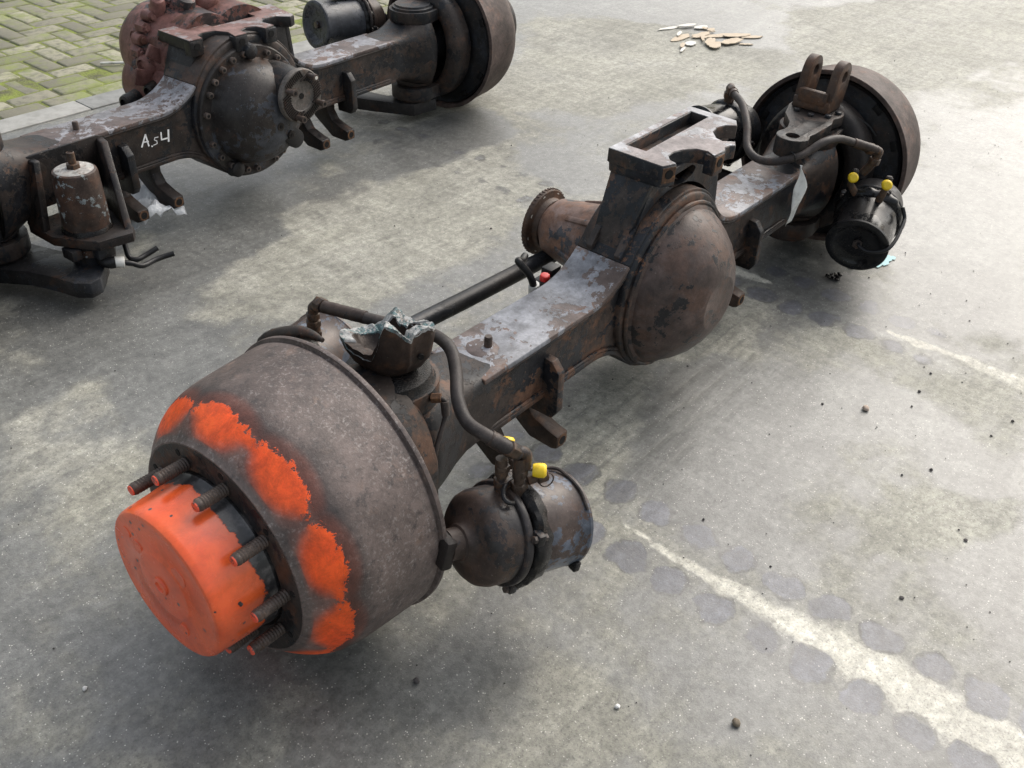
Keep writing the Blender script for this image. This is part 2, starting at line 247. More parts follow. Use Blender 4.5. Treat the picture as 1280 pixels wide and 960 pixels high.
# ------------------------------------------------------------------ mesh helpers
class G:
    def __init__(s): s.v = []; s.f = []
    def add(s, vs, fs, M=None):
        o = len(s.v)
        s.v += [tuple(M @ Vector(p)) if M is not None else tuple(p) for p in vs]; s.f += [tuple(i + o for i in f) for f in fs]; return s
    def box(s, c, d, M=None, taper=1.0):
        x, y, z = (t / 2 for t in d); vs = []
        for k in (-1, 1):
            q = taper if k > 0 else 1
            for a, b in ((-1, -1), (1, -1), (1, 1), (-1, 1)): vs.append((c[0] + a * x * q, c[1] + b * y * q, c[2] + k * z))
        return s.add(vs, [(3, 2, 1, 0), (4, 5, 6, 7), (0, 1, 5, 4), (1, 2, 6, 5), (2, 3, 7, 6), (3, 0, 4, 7)], M)
    def rings(s, rs, cap0=True, cap1=True, M=None):
        n = len(rs[0]); vs = [p for r in rs for p in r]; fs = []
        for i in range(len(rs) - 1):
            for j in range(n):
                k = (j + 1) % n; fs.append((i * n + j, i * n + k, (i + 1) * n + k, (i + 1) * n + j))
        if cap0: fs.append(tuple(range(n - 1, -1, -1)))
        if cap1: fs.append(tuple((len(rs) - 1) * n + j for j in range(n)))
        return s.add(vs, fs, M)
    def lathe(s, prof, o=(0, 0, 0), d=(1, 0, 0), seg=48, caps=True, M=None, wob=0.0):
        d = Vector(d).normalized(); o = Vector(o)
        a = Vector((0, 0, 1)) if abs(d.z) < .9 else Vector((1, 0, 0))
        u = (a - d * a.dot(d)).normalized(); w_ = d.cross(u); rs = []
        for (t, r) in prof:
            rs.append([tuple(o + d * t + (u * math.cos(q) + w_ * math.sin(q)) * r * (1 + (wob * noise.noise((math.cos(q) * 3, math.sin(q) * 3, t * 40)) if wob else 0)))
                       for q in (2 * math.pi * j / seg for j in range(seg))])
        return s.rings(rs, caps, caps, M)
    def tube(s, path, r, seg=14, caps=True, M=None):
        P_ = [Vector(p) for p in path]; n = len(P_); rr = r if isinstance(r, (list, tuple)) else [r] * n; rs = []; up = None
        for i in range(n):
            t = (P_[min(i + 1, n - 1)] - P_[max(i - 1, 0)]).normalized()
            if up is None: up = Vector((0, 0, 1)) if abs(t.z) < .9 else Vector((1, 0, 0))
            up = (up - t * up.dot(t)).normalized(); b = t.cross(up)
            rs.append([tuple(P_[i] + (up * math.cos(q) + b * math.sin(q)) * rr[i]) for q in (2 * math.pi * j / seg for j in range(seg))])
        return s.rings(rs, caps, caps, M)
    def prism(s, outline, w0, w1, holes=(), f=lambda u, v, w_: (u, v, w_), M=None):
        loops = [list(outline)] + [list(h) for h in holes]
        flat = [p for l in loops for p in l]; n = len(flat)
        tri = tessellate_polygon([[Vector((p[0], p[1], 0)) for p in l] for l in loops])
        vs = [f(p[0], p[1], w0) for p in flat] + [f(p[0], p[1], w1) for p in flat]
        fs = [tuple(t) for t in tri] + [tuple(i + n for i in reversed(t)) for t in tri]; o = 0
        for l in loops:
            m = len(l)
            for j in range(m): fs.append((o + j, o + (j + 1) % m, o + (j + 1) % m + n, o + j + n))
            o += m
        return s.add(vs, fs, M)
    def build(s, name, mat, parent=None, bevel=0.0, ang=32, label=None, jitter=0.0, jscale=30, seg=2, attrs=None):
        me = bpy.data.meshes.new(name); bm = bmesh.new()
        vs = [bm.verts.new(p) for p in s.v]
        for f_ in s.f:
            try: bm.faces.new([vs[i] for i in f_])
            except ValueError: pass
        if not attrs: bmesh.ops.remove_doubles(bm, verts=bm.verts, dist=1e-5)
        bmesh.ops.recalc_face_normals(bm, faces=bm.faces)
        if bevel:
            es = [e for e in bm.edges if len(e.link_faces) == 2 and e.calc_face_angle(0) > R_(ang)]
            bmesh.ops.bevel(bm, geom=es, offset=bevel, segments=seg, profile=.5, affect='EDGES', clamp_overlap=True)
        if jitter:
            for v in bm.verts:
                p = v.co * jscale; v.co += Vector((noise.noise(p), noise.noise(p + Vector((9, 2, 1))), noise.noise(p + Vector((3, 7, 5))))) * jitter
        for f_ in bm.faces: f_.smooth = True
        bm.to_mesh(me); bm.free(); me.set_sharp_from_angle(angle=R_(ang + 6))
        if attrs:
            for k, a in attrs.items():
                at = me.attributes.new(k, 'FLOAT', 'POINT'); at.data.foreach_set('value', np.asarray(a, np.float32))
        me.materials.append(MATS[mat]); ob = bpy.data.objects.new(name, me); col.objects.link(ob)
        if parent: ob.parent = parent
        if label: ob['label'] = label
        return ob
def circ(cx, cy, r, n=20, ph=0): return [(cx + r * math.cos(ph + 2 * math.pi * i / n), cy + r * math.sin(ph + 2 * math.pi * i / n)) for i in range(n)]
def arc(cx, cy, r, a0, a1, n=10): return [(cx + r * math.cos(R_(a0 + (a1 - a0) * i / n)), cy + r * math.sin(R_(a0 + (a1 - a0) * i / n))) for i in range(n + 1)]
def cat(pts, n=8):
    P_ = [Vector(p) for p in pts]; P_ = [P_[0] * 2 - P_[1]] + P_ + [P_[-1] * 2 - P_[-2]]; out = []
    for i in range(1, len(P_) - 2):
        a, b, c_, d = P_[i - 1:i + 3]
        for k in range(n):
            t = k / n; out.append(.5 * ((2 * b) + (c_ - a) * t + (2 * a - 5 * b + 4 * c_ - d) * t * t + (3 * b - a - 3 * c_ + d) * t ** 3))
    return out + [P_[-2]]
def frame(o, d, up=(0, 0, 1)):
    d = Vector(d).normalized(); u = Vector(up); u = (u - d * u.dot(d)).normalized(); y = u.cross(d)
    return Matrix(((d.x, y.x, u.x, o[0]), (d.y, y.y, u.y, o[1]), (d.z, y.z, u.z, o[2]), (0, 0, 0, 1)))
def hexp(r, x0, x1): return [(x0, r), (x1, r)]
def empty(name, loc, rot=(0, 0, 0), label=None, cat_=None, group=None):
    o = bpy.data.objects.new(name, None); col.objects.link(o); o.location = loc; o.rotation_euler = rot; o.empty_display_size = .1
    tag(o, label, cat_, group); return o
def tag(o, label=None, cat_=None, group=None, kind=None):
    if label: o['label'] = label
    if cat_: o['category'] = cat_
    if group: o['group'] = group
    if kind: o['kind'] = kind
    return o

# ------------------------------------------------------------------ ground
PALE = [[[-0.478,1.139],[-0.221,1.191],[0.163,1.29],[0.547,1.288],[0.977,1.192],[1.014,0.84],[0.491,0.796],[0.061,0.692],[-0.201,0.696],[-0.378,0.699],[-0.498,0.852],[-0.694,0.959],[-0.488,0.931],[-0.531,1.085]],[[-1.165,0.971],[-0.992,0.996],[-0.997,0.883],[-0.991,0.697],[-1.089,0.521],[-1.189,0.484],[-1.274,0.578],[-1.289,0.739]],[[1.32,1.471],[2.378,2.117],[2.721,1.64],[2.81,0.863],[2.321,0.909],[1.394,1.03]],[[3.491,1.286],[5.397,0.527],[3.878,0.099],[2.89,0.178],[2.435,0.452],[2.901,0.95]],[[0.192,-0.01],[0.406,-0.115],[0.108,-0.342],[0.35,-0.449],[0.278,-0.523],[0.144,-0.476],[0.048,-0.373],[-0.393,-0.389],[-0.432,-0.272],[-0.347,-0.125]],[[0.138,-0.775],[0.168,-0.928],[-0.087,-0.937],[-0.259,-0.713],[-0.144,-0.663]],[[-0.881,-0.434],[-0.852,-0.519],[-0.934,-0.686],[-1.129,-0.525]],[[-0.557,-0.059],[-0.25,0.039],[0.019,0.006],[0.326,-0.033],[0.611,-0.006],[0.494,-0.145],[-0.101,-0.213],[-0.413,-0.216]],[[-1.625,0.107],[-1.567,0.218],[-1.505,0.034],[-1.488,-0.113]]]
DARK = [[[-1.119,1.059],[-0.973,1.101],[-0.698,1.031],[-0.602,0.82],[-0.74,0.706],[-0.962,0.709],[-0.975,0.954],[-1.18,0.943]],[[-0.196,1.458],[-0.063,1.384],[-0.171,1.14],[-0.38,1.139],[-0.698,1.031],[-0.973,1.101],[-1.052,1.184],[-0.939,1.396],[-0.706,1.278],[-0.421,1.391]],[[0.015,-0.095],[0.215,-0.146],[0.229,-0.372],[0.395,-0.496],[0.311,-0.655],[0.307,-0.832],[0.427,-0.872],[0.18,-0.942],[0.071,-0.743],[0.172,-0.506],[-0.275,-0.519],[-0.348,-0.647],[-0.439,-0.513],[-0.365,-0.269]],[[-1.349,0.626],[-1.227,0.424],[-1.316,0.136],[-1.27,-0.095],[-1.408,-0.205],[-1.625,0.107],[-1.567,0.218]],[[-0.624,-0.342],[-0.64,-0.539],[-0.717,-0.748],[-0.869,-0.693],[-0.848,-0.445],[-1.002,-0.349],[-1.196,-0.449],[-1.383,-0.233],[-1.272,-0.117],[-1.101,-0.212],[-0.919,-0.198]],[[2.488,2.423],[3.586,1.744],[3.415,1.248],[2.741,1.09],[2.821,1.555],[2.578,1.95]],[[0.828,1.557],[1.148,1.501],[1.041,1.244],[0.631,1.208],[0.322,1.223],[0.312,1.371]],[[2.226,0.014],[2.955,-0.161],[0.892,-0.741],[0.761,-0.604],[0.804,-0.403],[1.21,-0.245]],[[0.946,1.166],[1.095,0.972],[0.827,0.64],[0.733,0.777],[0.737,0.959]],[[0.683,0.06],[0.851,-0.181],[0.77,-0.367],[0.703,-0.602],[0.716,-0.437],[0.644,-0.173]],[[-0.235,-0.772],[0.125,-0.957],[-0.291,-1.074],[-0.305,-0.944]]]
KERB_Y0, KERB_Y1 = 2.475, 2.600
def spread(a, b, step, far):
    m = np.arange(a, b + step / 2, step); o = [.05, .12, .3, .7, 1.5, 3, 6, 12, 25, 50, 100, 200, far]
    return m, o
xs, o = spread(-2.3, 5.4, .0135, 400); xs = np.concatenate([[xs[0] - t for t in reversed(o)], xs, [xs[-1] + t for t in o]])
ys, _ = spread(-2.0, KERB_Y0, .0135, 400); ys = ys[ys < KERB_Y0 - .003]; ys = np.concatenate([[ys[0] - t for t in reversed(o)], ys, [KERB_Y0]])
X, Y = np.meshgrid(xs, ys); nx, ny = len(xs), len(ys)
def vn(x, y, sc, seed):                      # value noise
    g = np.random.RandomState(seed).rand(256, 256); x = x * sc; y = y * sc
    xi = np.floor(x).astype(int); yi = np.floor(y).astype(int); fx = x - xi; fy = y - yi; fx = fx * fx * (3 - 2 * fx); fy = fy * fy * (3 - 2 * fy)
    a = g[xi % 256, yi % 256]; b = g[(xi + 1) % 256, yi % 256]; c_ = g[xi % 256, (yi + 1) % 256]; d = g[(xi + 1) % 256, (yi + 1) % 256]
    return a + (b - a) * fx + (c_ - a) * fy + (a - b - c_ + d) * fx * fy - .5
def fbm(x, y, sc, seed): return vn(x, y, sc, seed) + .5 * vn(x, y, sc * 2.1, seed + 1) + .25 * vn(x, y, sc * 4.3, seed + 2)
XW = X + .10 * fbm(X, Y, 3, 11) + .03 * fbm(X, Y, 14, 15); YW = Y + .10 * fbm(X, Y, 3, 21) + .03 * fbm(X, Y, 14, 25)
def sdf(poly):
    d = np.full(X.shape, 1e9); ins = np.zeros(X.shape, bool); n = len(poly)
    for i in range(n):
        (ax, ay), (bx, by) = poly[i], poly[(i + 1) % n]
        ex, ey = bx - ax, by - ay; t = np.clip(((XW - ax) * ex + (YW - ay) * ey) / (ex * ex + ey * ey + 1e-12), 0, 1)
        d = np.minimum(d, (XW - ax - t * ex) ** 2 + (YW - ay - t * ey) ** 2)
        c_ = ((ay > YW) != (by > YW)); ins ^= c_ & (XW < (bx - ax) * (YW - ay) / (by - ay + 1e-12) + ax)
    d = np.sqrt(d); return np.where(ins, -d, d)
def sm(d, w_): t = np.clip(.5 - d / (2 * w_), 0, 1); return t * t * (3 - 2 * t)
wet = .52 + .30 * fbm(X, Y, 1.3, 31)
for i_, p in enumerate(PALE): m = sm(sdf(p), .06); wet = wet * (1 - m) + m * (.40 if i_ == 1 else .22)
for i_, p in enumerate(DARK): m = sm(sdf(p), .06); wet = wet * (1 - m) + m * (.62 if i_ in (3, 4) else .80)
seam = np.zeros(X.shape); dot = np.zeros(X.shape)
YJ = Y + .016 * fbm(X, Y, 9, 41) + .016 * fbm(X, Y, 26, 43); XJ = X + .016 * fbm(X, Y, 9, 45) + .018 * fbm(X, Y, 30, 47)
# print left by interlocking rubber mats 1.15 m wide: a pale dusty seam with damp rounded lobes on both sides
for k in range(-3, 8):
    x0 = -.512 + 1.157 * k
    if k == 0: wd = np.interp(-Y, [-.5, .3, .45, .55, .7, .9, 1.1, 1.4], [0, 0, .012, .020, .032, .052, .066, .070])
    elif k == 1: wd = np.interp(-Y, [-.3, -.1, 0, .1, .42, .5, .7, .8, 1.0], [.0, .024, .022, .0, .0, .015, .018, .034, .04])
    else: wd = np.zeros(X.shape)
    ok = 1.0 if k in (0, 1) else .8
    seam = np.maximum(seam, np.where(wd > .001, ok * np.clip(1.15 - np.abs(XJ - x0) / (wd + .001) * .62, 0, 1), 0))
    a = np.interp(-Y, [-.4, -.05, .2, .6, 2.2], [0, .6, 1.0, 1.0, 1.0]) if k == 0 else (np.interp(-Y, [-.2, 0, .3, .5, .66], [.4, 1.0, 1.0, .85, .2]) if k == 1 else 0.0 * Y)
    for s_, off, ph in ((1, .083, .045), (-1, .068, .018)):
        t = ((YJ - ph) / .0995); t = (t - np.round(t)) * .0995
        dd = np.sqrt((XJ - x0 - s_ * off) ** 2 + t ** 2 * 1.0)
        dot = np.maximum(dot, a * np.clip(1.35 - dd / .034 * .85, 0, 1) * (1.05 + .5 * vn(np.round((YJ - ph) / .0995), 0 * Y + s_ * 3 + k, 1.0, 77)))
scr = np.zeros(X.shape)
mk = sm(np.hypot((X + .15) / 1.3, (Y + .16) / .30) - .6, .5)      # drag lines beside the axle
scr += mk * np.clip(np.sin((Y + .012 * fbm(X, Y, 4, 61) + X * .05) * 120 + 3 * fbm(X, Y, 2, 63)) * 1.2 - .1, 0, 1)
scr += sm(np.hypot((X - 2.9) / 1.4, (Y + .25) / .7) - .7, .4) * np.clip(np.sin((Y * .97 + X * .22) * 38 + 2.5 * fbm(X, Y, 1.5, 67)) * 1.5 - .9, 0, 1)
shade_stain = .95 * sm(np.hypot(X + .15, (Y - .10) / .30) - .55, .5) * .5  # shade painted into the concrete under axles, drums and chambers, with some dirt
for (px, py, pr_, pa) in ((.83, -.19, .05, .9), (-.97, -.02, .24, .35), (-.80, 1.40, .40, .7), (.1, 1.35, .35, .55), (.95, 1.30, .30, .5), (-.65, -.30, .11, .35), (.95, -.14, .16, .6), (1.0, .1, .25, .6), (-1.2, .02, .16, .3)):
    shade_stain = np.maximum(shade_stain, pa * sm(np.hypot(XW - px, YW - py) - pr_, pr_ * .8))
zz = .0015 * fbm(X, Y, 6, 71); zz[(np.abs(X) > 6) | (Y < -2.2)] = 0; zz[-1, :] = 0
g = G(); me = bpy.data.meshes.new('concrete_yard')
co = np.stack([X, Y, zz - .0015], -1).reshape(-1, 3).astype(np.float32)
idx = np.arange(nx * ny).reshape(ny, nx); fa = np.stack([idx[:-1, :-1], idx[:-1, 1:], idx[1:, 1:], idx[1:, :-1]], -1).reshape(-1, 4).astype(np.int32)
me.vertices.add(len(co)); me.vertices.foreach_set('co', co.ravel()); me.loops.add(fa.size); me.loops.foreach_set('vertex_index', fa.ravel())
me.polygons.add(len(fa)); me.polygons.foreach_set('loop_start', np.arange(0, fa.size, 4, dtype=np.int32)); me.update(calc_edges=True); me.shade_smooth()
for k_, a_ in (('wet', wet), ('seam', seam), ('dot', dot), ('scratch', scr), ('shade_stain', shade_stain)):
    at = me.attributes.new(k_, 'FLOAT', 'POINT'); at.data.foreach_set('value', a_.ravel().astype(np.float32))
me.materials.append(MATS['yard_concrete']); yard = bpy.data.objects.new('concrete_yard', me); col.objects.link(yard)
tag(yard, 'damp grey concrete yard with pale dry patches', 'ground', kind='structure')

g = G()
xk = -400
for x in np.concatenate([[-400], np.arange(-6, 8.01, 2.0), [400]]):
    if xk < x and x > -400: g.box(((xk + x) / 2, (KERB_Y0 + KERB_Y1) / 2, -.049), (x - xk - .004, KERB_Y1 - KERB_Y0 - .003, .106))
    xk = x
kerb = g.build('kerb', 'kerb_concrete', bevel=.004); tag(kerb, 'pale concrete kerb strip between yard and brick paving', 'kerb', kind='structure')
g = G(); g.add([(-400, KERB_Y1 - .01, -.0055), (400, KERB_Y1 - .01, -.0055), (400, 400, -.0055), (-400, 400, -.0055)], [(0, 1, 2, 3)])
pave = g.build('brick_pavement', 'moss_joint'); tag(pave, 'mossy clay brick paving laid in herringbone beyond the kerb', 'pavement', kind='structure')
# bricks: two stretcher courses along the kerb, then herringbone
BL, BW = .186, .090
spots = []
for r_ in range(2):
    for i in range(-30, 45):
        spots.append((i * (BL + .004) + (.1 if r_ else 0), KERB_Y1 + .004 + BW / 2 + r_ * (BW + .005), 0.0))
u_ = .0950; y0 = KERB_Y1 + .004 + 2 * (BW + .005)
for j in range(-80, 90):
    for i in range(-60, 70):
        # 90 degree herringbone: horizontal brick at cells (c, r),(c+1, r); vertical at (c+2, r),(c+2, r+1)... repeat every 4 along diagonal
        if (i - j) % 4 == 0: bx, by, bq = (i + 1) * u_, (j + .5) * u_, 0.0
        elif (i - j) % 4 == 3: bx, by, bq = (i + .5) * u_, (j + 1.0) * u_, math.pi / 2
        else: continue
        if by - (BW / 2 if bq == 0 else BL / 2) < -.01 or by > 4.0 or bx < -4 or bx > 5.5: continue
        spots.append((bx, y0 + by, bq))
CP = Vector((-1.845121, -1.012593, 1.422321))
def seen(x, y):
    d = Vector((x, y, 0)) - CP; z = d.dot(FW); return z, .5 + d.dot(RT) / z * (34.149 / 36), .5 - d.dot(UP) / z * (34.149 / 27)
def score(q):
    z, a, b = seen(q[0], q[1]); ins = -.03 < a < .56 and -.06 < b < .25; return (0 if ins else 1, z)
spots.sort(key=score)
bms = []
for k in range(5):
    g = G(); g.box((0, 0, -.035), (BL, BW, .07)); bb = g.build('brick', 'brick_clay', None, bevel=.009 + .001 * k, jitter=.0045, jscale=14 + 3 * k, seg=3); bms.append(bb.data); bpy.data.objects.remove(bb)
rest = G()
for n_, (bx, by, bq) in enumerate(spots):
    dz = rnd.uniform(-.004, .003); q = bq + rnd.uniform(-.02, .02)
    if n_ < 290:
        ob = bpy.data.objects.new('brick', bms[rnd.randrange(5)]); col.objects.link(ob); ob.parent = pave
        ob.location = (bx, by, dz); ob.rotation_euler = (rnd.uniform(-.012, .012), rnd.uniform(-.012, .012), q)
    else: rest.box((0, 0, -.035), (BL - .004, BW - .004, .07), Matrix.Translation((bx, by, dz)) @ Matrix.Rotation(q, 4, 'Z'))
rb = rest.build('brick_field', 'brick_clay', pave); tag(rb, kind='stuff')

# ------------------------------------------------------------------ axle building blocks (local axes: x along axle, z up, axis at height AR)
AR = .2688; BZ = .2655
def top_contour(sgn=1):
    """housing outline in xz: beam top / bottom lines blended into the round centre"""
    cz, rc = .280, .225
    def half(beam, up):
        rf = .19; fz = beam + (rf if up else -rf); dz = fz - cz; d = rc + rf; xc = math.sqrt(d * d - dz * dz)
        a1 = math.atan2(-dz, -xc)      # from fillet centre towards circle centre
        pts = [(.682, beam), (.60, beam), (.5, beam), (xc + .02, beam)]
        a0 = -math.pi / 2 if up else math.pi / 2
        if up: a1 = a1 if a1 < 0 else a1 - 2 * math.pi
        else: a1 = a1 if a1 > 0 else a1 + 2 * math.pi
        pts += [(xc + rf * math.cos(a0 + (a1 - a0) * t / 12), fz + rf * math.sin(a0 + (a1 - a0) * t / 12)) for t in range(13)]
        b0 = math.atan2(dz, xc); b1 = math.pi / 2 if up else -math.pi / 2
        pts += [(rc * math.cos(b0 + (b1 - b0) * t / 14), cz + rc * math.sin(b0 + (b1 - b0) * t / 14)) for t in range(1, 15)]
        return pts
    return half(.341, True), half(.190, False)
def thicken(line, t):
    out = []
    for i, p in enumerate(line):
        a = line[max(i - 1, 0)]; b = line[min(i + 1, len(line) - 1)]; tx, tz = b[0] - a[0], b[1] - a[1]; l = math.hypot(tx, tz); out.append((p[0] - tz / l * t, p[1] + tx / l * t))
    return out
def make_housing(root, topmat, bodymat):
    up, dn = top_contour()
    top = [(-x, z) for x, z in up] + up[::-1][1:]          # from -x to +x
    bot = [(-x, z) for x, z in dn] + dn[::-1][1:]
    ti = thicken(top, -.013); bi = thicken(bot, .013)
    fxz = lambda u, v, w_: (u, w_, v)
    g = G(); g.prism(ti + bi[::-1], -.064, .064, f=fxz)
    hs_ = g.build('housing', bodymat, root)
    for nm, line, inn, mt in (('top_plate', top, ti, topmat), ('bottom_plate', bot, bi, bodymat)):
        n = len(line); cuts = [(0, n, mt, nm)]
        if nm == 'top_plate':
            a = next(i for i in range(n) if line[i][0] > -.205); b = next(i for i in range(n) if line[i][0] > .215)
            cuts = [(0, a + 1, mt, nm), (a, b + 1, bodymat, 'crown_plate'), (b, n, mt, nm)]
        for i0, i1, m_, nm2 in cuts:
            g = G(); rs = [[(line[i][0], -.071, line[i][1]), (line[i][0], .071, line[i][1]), (inn[i][0], .071, inn[i][1]), (inn[i][0], -.071, inn[i][1])] for i in range(i0, i1)]
            g.rings(rs); g.build(nm2, m_, hs_, bevel=.0025, ang=40)
        for sy in (-1,):
            g = G(); path = [(p[0], sy * .0665, p[1]) for p in thicken(line, -.0165 if nm == 'top_plate' else .0165)]
            fine_ = cat(path, 5); g.tube(fine_, [.0042 + .0016 * noise.noise(p * 90) for p in fine_], 8); g.build('weld_bead', bodymat, hs_)
    # raised ring round the cover opening
    g = G(); g.lathe([(0, .2), (0, .222), (.014, .219), (.018, .212), (.018, .196)], (0, -.062, .278), (0, -1, 0), 72); g.build('cover_ring', bodymat, hs_, bevel=.002)
    # flared ends that carry the kingpins
    for sx in (-1, 1):
        g = G(); rs = []
        for x, ay, az, n in ((.58, .0635, .0735, 14), (.62, .0650, .0742, 13), (.645, .0680, .0752, 11), (.668, .0722, .0768, 9), (.69, .0742, .0790, 7), (.73, .078, .084, 5), (.77, .089, .098, 3.6), (.81, .102, .122, 2.8), (.84, .111, .140, 2.4), (.862, .117, .152, 2.2), (.868, .115, .150, 2.2), (.868, .100, .132, 2.2), (.80, .085, .11, 2.2)):
            rs.append([(sx * x, ay * math.copysign(abs(math.cos(q)) ** (2 / n), math.cos(q)), BZ + az * math.copysign(abs(math.sin(q)) ** (2 / n), math.sin(q))) for q in (2 * math.pi * (j + .5) / 48 for j in range(48))])
        g.rings(rs); g.build('flared_end', bodymat, hs_, ang=40, jitter=.0012, jscale=25)
        # kingpin eyes on the flared end
        for z0, z1 in ((.352, .395), (.135, .175)):
            g = G(); g.lathe([(z0, .072), (z1, .072)], (sx * .865, 0, 0), (0, 0, 1), 40); g.build('kingpin_eye', bodymat, hs_, bevel=.004)
    return hs_
def make_gusset(hs_, x, mat, t=.022):
    ol = [(-.060, .290), (-.084, .288), (-.104, .264), (-.107, .168), (-.094, .147), (-.032, .146), (-.028, .182), (-.060, .182)]
    g = G(); g.prism(ol, x - t / 2, x + t / 2, f=lambda u, v, w_: (w_, u, v)); return g.build('gusset', mat, hs_, bevel=.0025)
def make_lower_blocks(hs_, xs_, mat):
    for x in xs_:
        s_ = 1 if x > 0 else -1
        ol = [(.05, .188), (.05, .12), (-.035, .062), (-.098, .060), (-.112, .066), (-.112, .098), (-.085, .104), (-.04, .12), (-.02, .15), (-.02, .188)]
        g = G(); g.prism(ol, x - .019, x + .019, f=lambda u, v, w_: (w_, u, v)); b = g.build('lower_bracket', mat, hs_, bevel=.004)
        g = G(); g.lathe([(0, .0105), (.0016, .0105)], (x, -.1115, .082), (0, -1, 0), 16); g.build('bolt_hole', 'hole_black', b)
        g = G(); g.lathe([(0, .016), (.0012, .016)], (x, -.1112, .082), (0, -1, 0), 16); g.build('worn_ring', 'orange_rust', b)
def drum_profile():
    p = [(1.244, .150), (1.244, .1935), (1.242, .1950)]
    b0, b1, b2, b3 = (1.240, .1965), (1.206, .236), (1.180, .2525), (1.125, .2560)
    for k in range(15):
        t = k / 14; u = 1 - t; p.append(tuple(u ** 3 * b0[i] + 3 * u * u * t * b1[i] + 3 * u * t * t * b2[i] + t ** 3 * b3[i] for i in (0, 1)))
    p += [(1.10, .2577), (1.07, .2596), (1.045, .2612), (1.024, .2622), (1.0185, .2625), (1.0165, .2600), (1.0140, .2600), (1.0125, .263), (1.0118, .2680), (1.0100, .2688), (1.0045, .2688), (1.003, .2675), (1.003, .2560), (1.010, .2530), (1.03, .249), (1.10, .245), (1.17, .232), (1.20, .20), (1.225, .15)]
    return p
def make_drum(root, sx, painted, label=None):
    prof = drum_profile(); seg = 144; fine_ = []
    for (a, b) in zip(prof[:-1], prof[1:]):
        n = max(1, int(math.hypot(a[0] - b[0], a[1] - b[1]) / .008)) if a[0] > 1.02 else 1
        for k in range(n): t = k / n; fine_.append((a[0] + (b[0] - a[0]) * t, a[1] + (b[1] - a[1]) * t))
    fine_.append(prof[-1]); g = G(); pa, si = [], []; rs = []
    for (x, r) in fine_:
        ring = []
        for j in range(seg):
            q = 2 * math.pi * j / seg; y, z = -math.cos(q) * r, math.sin(q) * r; ring.append((sx * x, y, AR + z))
            dq = (math.degrees(q) - 58 + 18) % 36 - 18
            # tangential half width, along-profile position measured by radius/offset
            sp_ = (1.211 - x) / .027        # 0 in patch middle, + towards barrel
            if r < .199 or x < 1.12: pv = -1.0
            else: pv = 1 - (dq / 18.5) ** 2 - ((sp_ - .25) / (1.30 if sp_ < .25 else 1.40)) ** 2
            pa.append(max(-1, pv)); si.append(max(-2, min(3, sp_ * .8)) if r > .19 else -2)
        rs.append(ring)
    g.rings(rs, False, False)
    d = g.build('brake_drum', 'drum_painted' if painted else 'drum_steel', root, ang=30, attrs={'patch': pa, 'side': si}, label=label)
    return d
def make_hub(root, sx, orange, studs=True):
    g = G(); g.lathe([(1.20, .192), (1.2425, .192), (1.2450, .1905), (1.2450, .146), (1.236, .142)], (0, 0, AR), (sx, 0, 0), 72); fl = g.build('hub_flange', 'dark_casting', root, bevel=.0015)
    for k in range(20):
        q = R_(18 * k + 22 + 4 * (k % 2))
        if k % 2 == 0: continue
        g = G(); g.lathe([(1.2445, .006), (1.2458, .006)], (0, -math.cos(q) * .176, AR + math.sin(q) * .176), (sx, 0, 0), 12); g.build('flange_hole', 'hole_black', fl)
    if studs:
        for k in range(10):
            q = R_(40 + 36 * k); c_ = (0, -math.cos(q) * .158, AR + math.sin(q) * .158); tip = 1.302 + .004 * math.sin(k * 5)
            g = G(); pr_ = [(1.24, .0112)]
            n = 22
            for i in range(n): t = 1.244 + (tip - 1.249) * i / n; pr_.append((t, .0100 + (.0010 if i % 2 else 0)))
            pr_ += [(tip - .004, .0103), (tip, .0086)]
            g.lathe(pr_, c_, (sx, 0, 0), 16); st = g.build('wheel_stud', 'stud_steel', fl)
            g = G(); g.lathe([(tip - .001, .0090), (tip + .0012, .0082)], c_, (sx, 0, 0), 16); g.build('painted_tip', 'stud_tip_paint' if orange else 'stud_steel', fl)
    g = G(); g.lathe([(1.235, .138), (1.247, .1405), (1.250, .1385), (1.262, .1375), (1.30, .1352), (1.338, .1330), (1.3455, .1318), (1.3495, .1290), (1.351, .125), (1.3505, .120), (1.3500, .066), (1.3525, .062), (1.3532, .058), (1.3530, .030), (1.3530, .0001)], (0, 0, AR), (sx, 0, 0), 96)
    cp = g.build('hub_cap', 'cap_paint' if orange else 'dark_casting', root, ang=28)
    cm = 'cap_paint' if orange else 'dark_casting'
    g = G(); g.lathe([(1.352, .017), (1.356, .016), (1.3565, .010), (1.354, .009), (1.354, .0001)], (0, .008, AR - .004), (sx, 0, 0), 20); g.build('centre_plug', cm, cp)
    for (dy, dz, rr) in ((.084, .060, .011), (-.046, .052, .018), (.060, .045, .014), (-.03, -.078, .012)):
        g = G(); g.lathe([(1.349, rr), (1.3515, rr * .93), (1.352, .0001)], (0, dy, AR + dz), (sx, 0, 0), 18); g.build('cap_boss', cm, cp)
    return cp
